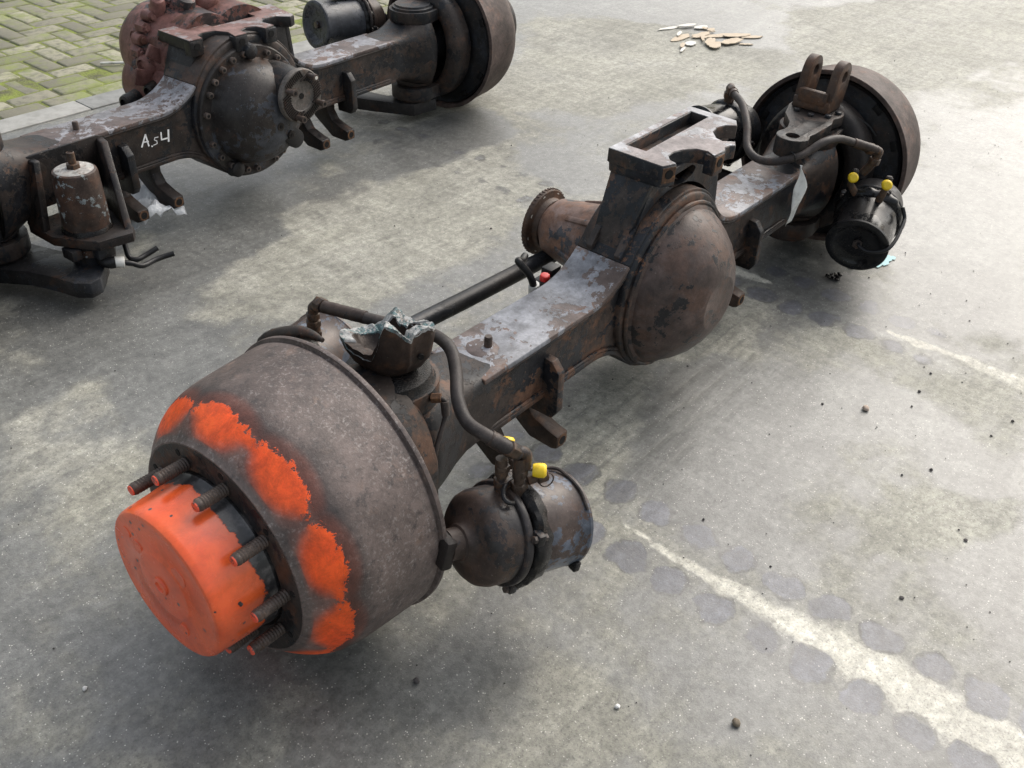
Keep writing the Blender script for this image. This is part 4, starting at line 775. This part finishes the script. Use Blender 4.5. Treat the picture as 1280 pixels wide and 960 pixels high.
# output barrel and serrated flange
fc = (.070, 0, .332)
g = G(); g.lathe([(.10, .082), (.160, .080), (.205, .073), (.212, .066), (.222, .066), (.225, .060)], fc, (0, -1, 0), 56); br = g.build('output_barrel', 'dark_casting', B, ang=30)
g = G(); g.lathe([(.214, .060), (.218, .080), (.221, .0835), (.236, .0835), (.239, .081), (.239, .046), (.236, .044), (.236, .0001)], fc, (0, -1, 0), 64); of = g.build('output_flange', 'flange_grey', br, bevel=.001)
for side in (-1, 1):
    for k in range(-6, 7):
        hgt = k * .0072; q0 = math.sqrt(max(0, .0475 ** 2 - hgt ** 2)); q1 = math.sqrt(.079 ** 2 - hgt ** 2)
        M = Matrix.Translation((fc[0], -.2395, fc[2])) @ Matrix.Rotation(R_(-28), 4, 'Y')
        g = G(); g.box((side * (q0 + q1) / 2, 0, hgt), (q1 - q0 - .002, .009, .0038), M); g.build('serration', 'dark_casting', of)
for k in range(-6, 7):
    for side in (-1, 1):
        w0 = k * .0042; q0 = math.sqrt(.052 ** 2 - w0 ** 2); q1 = math.sqrt(.078 ** 2 - w0 ** 2)
        M = Matrix.Translation((fc[0], -.2395, fc[2])) @ Matrix.Rotation(R_(-28), 4, 'Y')
        if abs(k) < 6: g = G(); g.box((w0 * 1.6, 0, side * (q0 + q1) / 2), (.0032, .008, q1 - q0 - .004), M); g.build('serration', 'dark_casting', of)
for a in (62, 152, 242, 332):
    q = R_(a); p = (fc[0] + math.cos(q) * .066, 0, fc[2] + math.sin(q) * .066)
    g = G(); g.lathe([(.238, .0085), (.262, .0085), (.2635, .0105), (.276, .0105)], p, (0, -1, 0), 14); g.build('flange_bolt', 'stud_steel', of)
    g = G(); g.lathe([(.2755, .0060), (.2770, .0060)], p, (0, -1, 0), 6); g.build('bolt_socket', 'white_chip' if a == 62 else 'hole_black', of)
for a in (15, 195):
    q = R_(a); g = G(); g.lathe([(.2385, .0115), (.2400, .0115)], (fc[0] + math.cos(q) * .066, 0, fc[2] + math.sin(q) * .066), (0, -1, 0), 16); g.build('flange_hole', 'hole_black', of)
g = G(); g.lathe([(.236, .010), (.238, .009)], fc, (0, -1, 0), 16); g.build('centre_mark', 'dark_casting', of)
# oil filler pad (two-hole diamond) and bosses on the cover
M = Matrix.Translation((.020, -.190, .225)) @ Matrix.Rotation(R_(42), 4, 'Y')
g = G(); g.prism(arc(-.040, 0, .024, 90, 270, 8) + arc(.055, 0, .030, -90, 90, 8), -.018, .030, f=lambda u, v, w_: (u, w_, v), M=M); pd = g.build('filler_pad', 'black_casting', c2, bevel=.004)
for u in (-.036, .020):
    g = G(); g.lathe([(.016, .014), (.026, .013), (.027, .0001)], (u, 0, 0), (0, -1, 0), 20, M=M); g.build('filler_plug', 'dark_casting', pd)
    g = G(); g.lathe([(.0268, .006), (.0282, .006)], (u, 0, 0), (0, -1, 0), 6, M=M); g.build('plug_socket', 'hole_black', pd)
for a, rr in ((88, .020), (-122, .022)):
    q = R_(a); g = G(); g.lathe([(.085, rr + .006), (.112, rr + .002), (.116, rr - .004), (.117, .0001)], (-.008 + math.cos(q) * .188, 0, .270 + math.sin(q) * .188), (0, -1, 0), 24); g.build('cover_boss', 'black_casting', c2)
# bracket 2
PL2 = [(-.160, .120), (.274, .106), (.240, -.045), (.214, -.056), (.186, -.020), (.138, -.012), (.113, -.038), (.116, -.090), (.072, -.098), (.064, -.060), (.036, -.048), (.006, -.062), (.000, -.098), (-.046, -.096), (-.034, -.050), (-.050, -.010), (-.090, .000), (-.114, -.010), (-.124, -.046), (-.170, -.040)]
SL2 = [(-.012, .112), (.139, .106), (.128, .040), (-.024, .040)]
SL2 = [(-.020, .092), (.150, .088), (.142, .030), (-.026, .032)]
g = G(); g.prism(PL2, .478, .510, holes=[SL2]); br2 = g.build('mounting_bracket', 'black_casting', B, bevel=.003)
g = G(); g.prism(inset(PL2, .0025), .5094, .5110, holes=[inset(SL2, -.0025)]); g.build('plate_face', 'red_top_steel', br2)
slab('end_web', [(-.212, .080, .350), (-.188, .080, .350), (-.188, -.020, .350), (-.212, -.020, .350)], [(-.140, .100, .480), (-.116, .100, .480), (-.116, -.030, .480), (-.140, -.030, .480)], 'black_casting', br2)
slab('end_web', [(.220, .070, .350), (.244, .070, .350), (.244, -.03, .350), (.220, -.03, .350)], [(.205, .09, .480), (.229, .09, .480), (.229, -.03, .480), (.205, -.03, .480)], 'black_casting', br2)
fw2 = [(-.200, .368), (-.125, .479), (.215, .479), (.232, .368)] + arc(0, .272, .200, 28, 152, 16)
for y in ((-.030, -.012), (.05, .07)):
    g = G(); g.prism(fw2, y[0], y[1], f=lambda u, v, w_: (u, w_, v)); g.build('bracket_wall', 'black_casting', br2, bevel=.003)
g = G(); g.box((.05, .05, .455), (.24, .08, .012)); g.build('slot_floor', 'hole_black', br2)
for cx_, cy_ in ((-.147, -.043), (-.023, -.097), (.094, -.095)):
    M = frame((cx_, cy_, .494), (-.02, -1, 0)); g = G(); g.box((-.014, 0, -.010), (.032, .046, .044), M); g.build('bolt_tab', 'black_casting', br2, bevel=.003)
    g = G(); g.lathe([(.0018, .0105), (.0036, .0105)], seg=18, M=M @ Matrix.Translation((0, 0, -.004))); g.build('bolt_hole', 'hole_black', br2)
# reddish gear case behind
gc = (-.020, 0, .400)
g = G(); g.lathe([(.06, .14), (.14, .142), (.20, .150), (.26, .153), (.32, .146), (.36, .128), (.385, .098), (.395, .06), (.396, .0001)], gc, (0, 1, 0), 56); gb = g.build('gear_case', 'red_primer', B, ang=40, jitter=.010, jscale=12)
g = G(); g.lathe([(.05, .10), (.16, .105), (.22, .11), (.30, .105), (.34, .085), (.35, .0001)], (-.09, 0, .300), (0, 1, 0), 40); g.build('lower_case', 'red_primer', gb, ang=40, jitter=.008, jscale=14)
g = G(); g.lathe([(.07, .14), (.28, .15), (.33, .12), (.34, .0001)], (.12, 0, .40), (0, 1, 0), 40); g.build('side_case', 'red_primer', gb, ang=40, jitter=.008, jscale=14)
for (p, d, r, l, mt) in (((-.175, .19, .395), (-1, -.25, .1), .030, .015, 'red_primer'), ((-.165, .16, .330), (-1, -.3, 0), .022, .05, 'dark_casting'), ((-.14, .16, .430), (-.7, -.8, .2), .026, .02, 'red_primer'), ((-.14, .26, .46), (-1, 0, .3), .026, .012, 'red_primer'), ((-.02, .17, .545), (.1, -.6, 1), .034, .035, 'red_primer'), ((.07, .18, .545), (.1, -.6, 1), .040, .030, 'red_primer'), ((.15, .19, .53), (.3, -.6, 1), .036, .03, 'red_primer'), ((-.09, .20, .55), (-.2, -.5, 1), .022, .03, 'red_primer'), ((-.215, .23, .28), (-1, -.1, 0), .028, .035, 'dark_casting')):
    M = frame(p, d, (0, .3, 1)); g = G(); g.lathe([(-.03, r * 1.35), (0, r * 1.1), (l * .7, r), (l, r * .85), (l + .004, r * .55), (l - .006, r * .5), (l - .006, .0001)], seg=24, M=M); g.build('case_boss', mt, gb, jitter=.002)
for (p, sz, a) in (((-.205, .17, .365), (.06, .012, .05), 20), ((-.19, .15, .290), (.07, .06, .012), 10), ((-.16, .14, .43), (.08, .012, .04), 35), ((-.20, .20, .250), (.06, .10, .012), -15), ((-.125, .13, .475), (.07, .012, .03), 30)):
    M = Matrix.Translation(p) @ Matrix.Rotation(R_(a), 4, 'Y'); g = G(); g.box((0, 0, 0), sz, M); g.build('case_rib', 'red_primer' if p[2] > .3 else 'dark_casting', gb, bevel=.004)
for k in range(14):
    q = R_(100 + 14 * k); M = frame((gc[0] + math.cos(q) * .158, .20, gc[2] + math.sin(q) * .158), (0, -1, 0)); g = G(); g.lathe([(-.03, .020), (.002, .017), (.003, .0095), (.011, .0095)], seg=6 if k % 2 else 12, M=M); g.build('case_bolt', 'red_primer' if k < 7 else 'dark_casting', gb)
# drums, hubs, knuckles
for sx in (-1, 1):
    make_drum(B, sx, False); make_hub(B, sx, False, False); make_knuckle(B, sx, 'rear_steel')
    # lower steering arms lying close to the ground
    if sx > 0: ol = arc(.862, 0, .085, -60, 120, 14) + [(.80, .090), (.79, .16), (.775, .21)] + arc(.74, .235, .035, 30, 210, 8) + [(.69, .19), (.72, .10), (.755, .02), (.79, -.06)]
    else: ol = [(-.90, .085), (-.862, .09)] + arc(-.862, 0, .088, 80, 20, 5) + [(-.765, -.03), (-.745, -.10), (-.715, -.17), (-.690, -.215), (-.690, -.245), (-.735, -.295), (-.765, -.325), (-.80, -.33), (-.825, -.300), (-.840, -.23), (-.865, -.15), (-.905, -.085), (-.95, -.02), (-.945, .05)]
    g = G(); g.prism(ol, .030, .075); g.build('steering_arm', 'black_casting', B, bevel=.007)
g = G(); g.lathe([(.065, .045), (.125, .040), (.13, .03)], (-.915, -.015, 0), (0, 0, 1), 28); g.build('arm_boss', 'brown_casting', B)
# brake chamber seen over the beam
c3, M3, _ = make_chamber(B, (.985, .255, .300), (.655, .310, .330), 'brown')
c3.data.materials[0] = MATS['chamber_blue']
g = G(); g.tube([M3 @ Vector((.15, -.01, .09)), M3 @ Vector((.15, -.01, .135))], .014, 12); g.box((.15, -.01, .125), (.055, .03, .02), M3); g.build('port_fitting', 'black_casting', c3, bevel=.002)
g = G(); g.box((.20, .0, .096), (.13, .05, .008), M3); g.build('mount_strap', 'black_casting', c3, bevel=.002)
g = G(); g.lathe([(0, .010), (.02, .010)], tuple(M3 @ Vector((.14, -.03, .13))), (-.5, -.8, .2), 12); g.build('brass_plug', 'yellow_plastic', c3)
p_ = [M3 @ Vector((.145, math.sin(R_(a)) * .103, math.cos(R_(a)) * .103)) for a in range(-20, 91, 12)]
g = G(); g.tube(cat(p_, 4), .0055, 8); g.build('breather_pipe', 'hose_rubber', c3)
# canister (spring actuator) standing in a welded bracket on the beam
g = G(); g.prism([(-.755, .340), (-.770, .19), (-.530, .19), (-.525, .334), (-.545, .340)], -.076, -.066, f=lambda u, v, w_: (u, w_, v)); cb = g.build('canister_bracket', 'dark_casting', B, bevel=.003)
for (top_, bot_) in ((((-.742, -.068), (-.742, -.104)), ((-.786, -.070), (-.784, -.150))), (((-.535, -.068), (-.545, -.112)), ((-.560, -.085), (-.640, -.302)))):
    def q4(pr2_, z, t=.010):
        (a, b), (c_, d) = pr2_; n_ = Vector((b - d, c_ - a)).normalized() * t
        return [(a + n_.x, b + n_.y, z), (c_ + n_.x, d + n_.y, z), (c_ - n_.x, d - n_.y, z), (a - n_.x, b - n_.y, z)]
    g = G(); g.rings([q4(top_, .332), q4(bot_, .160)]); g.build('side_plate', 'dark_casting', cb, bevel=.004)
bp = [(-.792, -.070), (-.794, -.118), (-.796, -.188), (-.763, -.254), (-.736, -.305), (-.690, -.314), (-.646, -.325), (-.625, -.302), (-.545, -.070)]
g = G(); g.prism(bp, .136, .162, holes=[circ(-.703, -.205, .064, 24)]); g.build('base_plate', 'dark_casting', cb, bevel=.004)
cx_, cy_ = -.703, -.208
g = G(); g.lathe([(.10, .06), (.16, .061), (.22, .061), (.318, .0575), (.326, .055), (.329, .050)], (cx_, cy_, 0), (0, 0, 1), 48); can = g.build('canister', 'canister_paint', cb, ang=30)
g = G(); g.lathe([(.327, .0525), (.331, .046), (.333, .020)], (cx_, cy_, 0), (0, 0, 1), 48); g.build('canister_top', 'canister_top_paint', cb)
g = G(); g.lathe([(.331, .0185), (.345, .0185)], (cx_, cy_, 0), (0, 0, 1), 6); g.build('stem_nut', 'fitting_brass', cb, bevel=.001)
g = G(); g.lathe([(.345, .010), (.374, .010), (.375, .0075), (.372, .007), (.372, .0001)], (cx_, cy_, 0), (0, 0, 1), 14); g.build('stem', 'fitting_brass', cb)
g = G(); g.lathe([(.145, .066), (.172, .064), (.178, .058)], (cx_, cy_, 0), (0, 0, 1), 36, wob=.06); g.build('dirt_ring', 'oily_black', cb, jitter=.004, jscale=80)
g = G(); g.lathe([(.062, .050), (.075, .056), (.12, .060), (.142, .074)], (cx_, cy_, 0), (0, 0, 1), 36); g.box((cx_ - .01, cy_ - .070, .118), (.05, .03, .03)); g.box((cx_ - .07, cy_ - .02, .118), (.03, .05, .03)); g.box((cx_ + .055, cy_ - .04, .12), (.03, .04, .025)); g.build('canister_foot', 'black_casting', cb, bevel=.004)
el_ = [(-.700, -.245, .094), (-.716, -.272, .090), (-.712, -.292, .088), (-.700, -.300, .087)]
g = G(); g.tube(cat(el_, 4), .0165, 14); wr = g.build('cable_elbow', 'black_rubber', cb)
g = G(); g.tube([(-.702, -.299, .087), (-.680, -.313, .084)], [.0155, .0155], 16); g.build('cable_gland', 'white_plastic', cb, bevel=.002)
g = G(); g.tube(cat([(-.684, -.311, .084), (-.665, -.322, .076), (-.64, -.330, .062), (-.60, -.325, .060), (-.57, -.330, .062), (-.545, -.343, .066)], 6), .0075, 10); g.build('cut_cable', 'black_rubber', cb)
g = G(); g.tube(cat([(-.625, -.230, .14), (-.632, -.250, .105), (-.642, -.275, .072), (-.630, -.292, .064), (-.60, -.292, .066), (-.565, -.298, .076)], 6), .0075, 10); g.build('cut_cable', 'black_rubber', cb)
# chalk marking on the beam face
ST = [[[-0.4046, 0.2617], [-0.3855, 0.2939], [-0.381, 0.2579]], [[-0.3969, 0.274], [-0.3795, 0.2714]], [[-0.3455, 0.2749], [-0.3568, 0.2763], [-0.3597, 0.2695], [-0.3518, 0.2653], [-0.3521, 0.257], [-0.3648, 0.2557]], [[-0.3714, 0.2551], [-0.3698, 0.2527]], [[-0.333, 0.2853], [-0.3353, 0.2637], [-0.3103, 0.2628]], [[-0.307, 0.2862], [-0.3125, 0.2519]]]
g = G()
for k, st in enumerate(ST):
    for a, b in zip(st[:-1], st[1:]):
        d = Vector((b[0] - a[0], b[1] - a[1])); n_ = Vector((-d.y, d.x)).normalized() * (.0013 if k == 2 else .0025 + .0006 * math.sin(k * 4)); d = d.normalized() * .0012
        q = [(a[0] - d.x + n_.x, a[1] - d.y + n_.y), (b[0] + d.x + n_.x, b[1] + d.y + n_.y), (b[0] + d.x - n_.x, b[1] + d.y - n_.y), (a[0] - d.x - n_.x, a[1] - d.y - n_.y)]
        g.add([(p[0], -.0648, p[1]) for p in q], [(0, 1, 2, 3)])
g.build('chalk_marking', 'paint_marker', hs2, label='white handwritten marking A54')

# crumpled clear wrap lying behind the canister bracket
g = G(); n = 14; vs = []
for i in range(n + 1):
    for j in range(n + 1):
        u, v = i / n, j / n; p = Vector((u * 5, v * 5, 2)); h = .045 * (1 - abs(2 * u - 1)) * (1 - .5 * v) + .035 * (noise.noise(p) + .6 * noise.noise(p * 2.3)) + .012
        vs.append((-.49 + .17 * u + .05 * v, 1.45 + .20 * v - .03 * u, max(.003, h + .045 * v + .02)))
g.add(vs, [(i * (n + 1) + j, i * (n + 1) + j + 1, (i + 1) * (n + 1) + j + 1, (i + 1) * (n + 1) + j) for i in range(n) for j in range(n)])
wrp = g.build('plastic_wrap', 'clear_wrap', ang=60); wrp.modifiers.new('thickness', 'SOLIDIFY').thickness = .001
tag(wrp, 'crumpled clear plastic wrap lying under the dark axle', 'plastic')

# ------------------------------------------------------------------ small things on the ground
def pebble(x, y, r, mat, label, cat_='pebble', flat=.6, group=None):
    g = G(); n = 10; rs = []
    for i in range(1, 6):
        t = math.pi * i / 6; rs.append([(r * math.sin(t) * math.cos(q), r * math.sin(t) * math.sin(q), r * flat * (1 - math.cos(t)) - .001) for q in (2 * math.pi * j / n for j in range(n))])
    g.rings(rs); o_ = g.build('pebble', mat, None, ang=60, jitter=r * .45, jscale=1.1 / r); o_.location = (x, y, 0); o_.rotation_euler.z = rnd.uniform(0, 6)
    return tag(o_, label, cat_, group)
pebble(.241, -.542, .0095, 'pebble_beige', 'rounded pinkish beige pebble, largest stone on the open concrete')
pebble(-.781, -.735, .0085, 'pebble_brown', 'small brown pebble beside the row of damp round prints')
pebble(-1.078, -.268, .0065, 'pebble_dark', 'small dark crumb on the concrete below the orange hub drum')
for x, y in ((.516, -.609), (.412, -.616), (.337, -.625), (.354, -.816), (.452, -.838), (.124, -.75), (.188, -.452)):
    pebble(x, y, rnd.uniform(.003, .005), 'pebble_dark', 'tiny dark stone crumb scattered on the open concrete', group='dark stone crumbs')
for x, y in ((-.306, -.845), (-.054, -.888)):
    pebble(x, y, .0050, 'pebble_dark', 'small dark flat crumb on the concrete near the pale dusty seam', group='dark crumbs near seam', flat=.3)
pebble(-.888, -.563, .0055, 'pebble_white', 'tiny white chip on concrete beside the pale dry patch')
pebble(-1.459, .141, .0050, 'pebble_white', 'tiny white chip on damp concrete in front of the orange hub')
g = G()
for k in range(26):
    q, r = rnd.uniform(0, 6.28), abs(rnd.gauss(0, .017)); M = Matrix.Translation((.826 + r * math.cos(q), -.197 + r * math.sin(q), .003)) @ Matrix.Rotation(rnd.uniform(0, 3), 4, 'Z') @ Matrix.Rotation(rnd.uniform(-.6, .6), 4, 'X')
    g.box((0, 0, 0), (rnd.uniform(.006, .016), rnd.uniform(.004, .009), rnd.uniform(.003, .008)), M)
o_ = g.build('dirt_clump', 'oily_black', jitter=.002, jscale=120); tag(o_, 'small clump of black greasy dirt beside the shiny black chamber', 'dirt', kind='stuff')
g = G(); r2 = random.Random(21)
for k in range(900):
    x, y = r2.uniform(-1.7, 3.2), r2.uniform(-1.3, 1.3); r = abs(r2.gauss(0, .0011)) + .0006
    if math.hypot(x - .8, y + .5) > 1.7 and r2.random() < .5: continue
    q = r2.uniform(0, 6.28); c_, s_ = math.cos(q) * r, math.sin(q) * r
    g.add([(x + c_, y + s_, 0), (x - s_, y + c_, 0), (x - c_ * 1.3, y - s_ * 1.3, 0), (x + s_, y - c_, 0), (x + c_ * .2, y, r * 1.1)], [(0, 1, 4), (1, 2, 4), (2, 3, 4), (3, 0, 4)])
o_ = g.build('grit', 'pebble_dark'); tag(o_, 'fine dark grit scattered thinly over the concrete yard', 'grit', kind='stuff')
# blue wet spill under the far chamber
g = G()
for (cx_, cy_, r) in ((1.03, -.268, .034), (1.00, -.262, .026), (1.06, -.272, .024), (.925, -.212, .014), (.945, -.225, .012), (1.075, -.285, .014)):
    g.add([(cx_ + r * (1 + .35 * noise.noise((math.cos(q) * 2, math.sin(q) * 2, cx_ * 9))) * math.cos(q), cy_ + .7 * r * (1 + .35 * noise.noise((math.cos(q) * 2, math.sin(q) * 2, cx_ * 9))) * math.sin(q), .0022 + .0003 * (cx_ - 1)) for q in (2 * math.pi * i / 24 for i in range(24))], [tuple(range(24))])
o_ = g.build('blue_spill', 'blue_spill'); tag(o_, 'turquoise paint spill on concrete under the shiny black chamber', 'spill')
# flakes of broken board
chips = [(2.60, 1.42, .17, .05, 0, 'wood'), (2.72, 1.37, .16, .045, -5, 'wood'), (2.64, 1.27, .12, .05, 20, 'wood'), (2.80, 1.30, .19, .05, -28, 'wood'), (2.86, 1.24, .16, .05, -30, 'wood'), (2.73, 1.20, .16, .06, -8, 'wood'), (2.90, 1.18, .13, .04, -35, 'wood'), (2.55, 1.33, .08, .05, 5, 'white'), (2.80, 1.50, .12, .035, -20, 'white'), (2.70, 1.55, .14, .03, -15, 'white'), (2.84, 1.44, .09, .04, -15, 'white'), (2.60, 1.22, .10, .05, 10, 'wood')]
for k in range(12): chips.append((2.74 + rnd.gauss(0, .14), 1.30 + rnd.gauss(0, .09), rnd.uniform(.03, .09), rnd.uniform(.012, .035), rnd.uniform(-60, 40), 'wood' if k % 4 else 'white'))
for k, (x, y, l, w_, a, kind) in enumerate(chips):
    n = 18; ol = [(l / 2 * math.cos(q) * (1 + .45 * noise.noise((k * 7.3, math.cos(q) * 3, math.sin(q) * 3))), w_ / 2 * math.sin(q) * (1 + .4 * noise.noise((k * 3.7, math.cos(q) * 4, math.sin(q) * 4)))) for q in (2 * math.pi * i / n for i in range(n))]
    g = G(); g.prism(ol, 0, .0035); o_ = g.build('board_flake', 'wood_chip' if kind == 'wood' else 'white_chip'); o_.location = (x, y, .0005 + .004 * (k % 3)); o_.rotation_euler = (rnd.uniform(-.015, .015), rnd.uniform(-.015, .015), R_(a))
    big_ = {5: 'wide tan flake of broken board at the edge of the scattered pile', 0: 'long tan flake of broken board lying apart from the pile', 7: 'small round white flake beside the tan board pieces'}
    if k in big_: tag(o_, big_[k], 'flake', 'tan board flakes' if kind == 'wood' else 'white board flakes'); continue
    tag(o_, 'narrow tan flake of broken board heaped in the scattered pile' if kind == 'wood' else 'thin white flake of broken board behind the tan pieces', 'flake', 'tan board flakes' if kind == 'wood' else 'white board flakes')
# thin white rod on the bricks
g = G(); g.tube([(.301, 2.898, .010), (.42, 2.81, .010)], .006, 10); o_ = g.build('white_rod', 'white_plastic'); tag(o_, 'thin white rod lying on the mossy bricks beside the red gear case', 'rod')
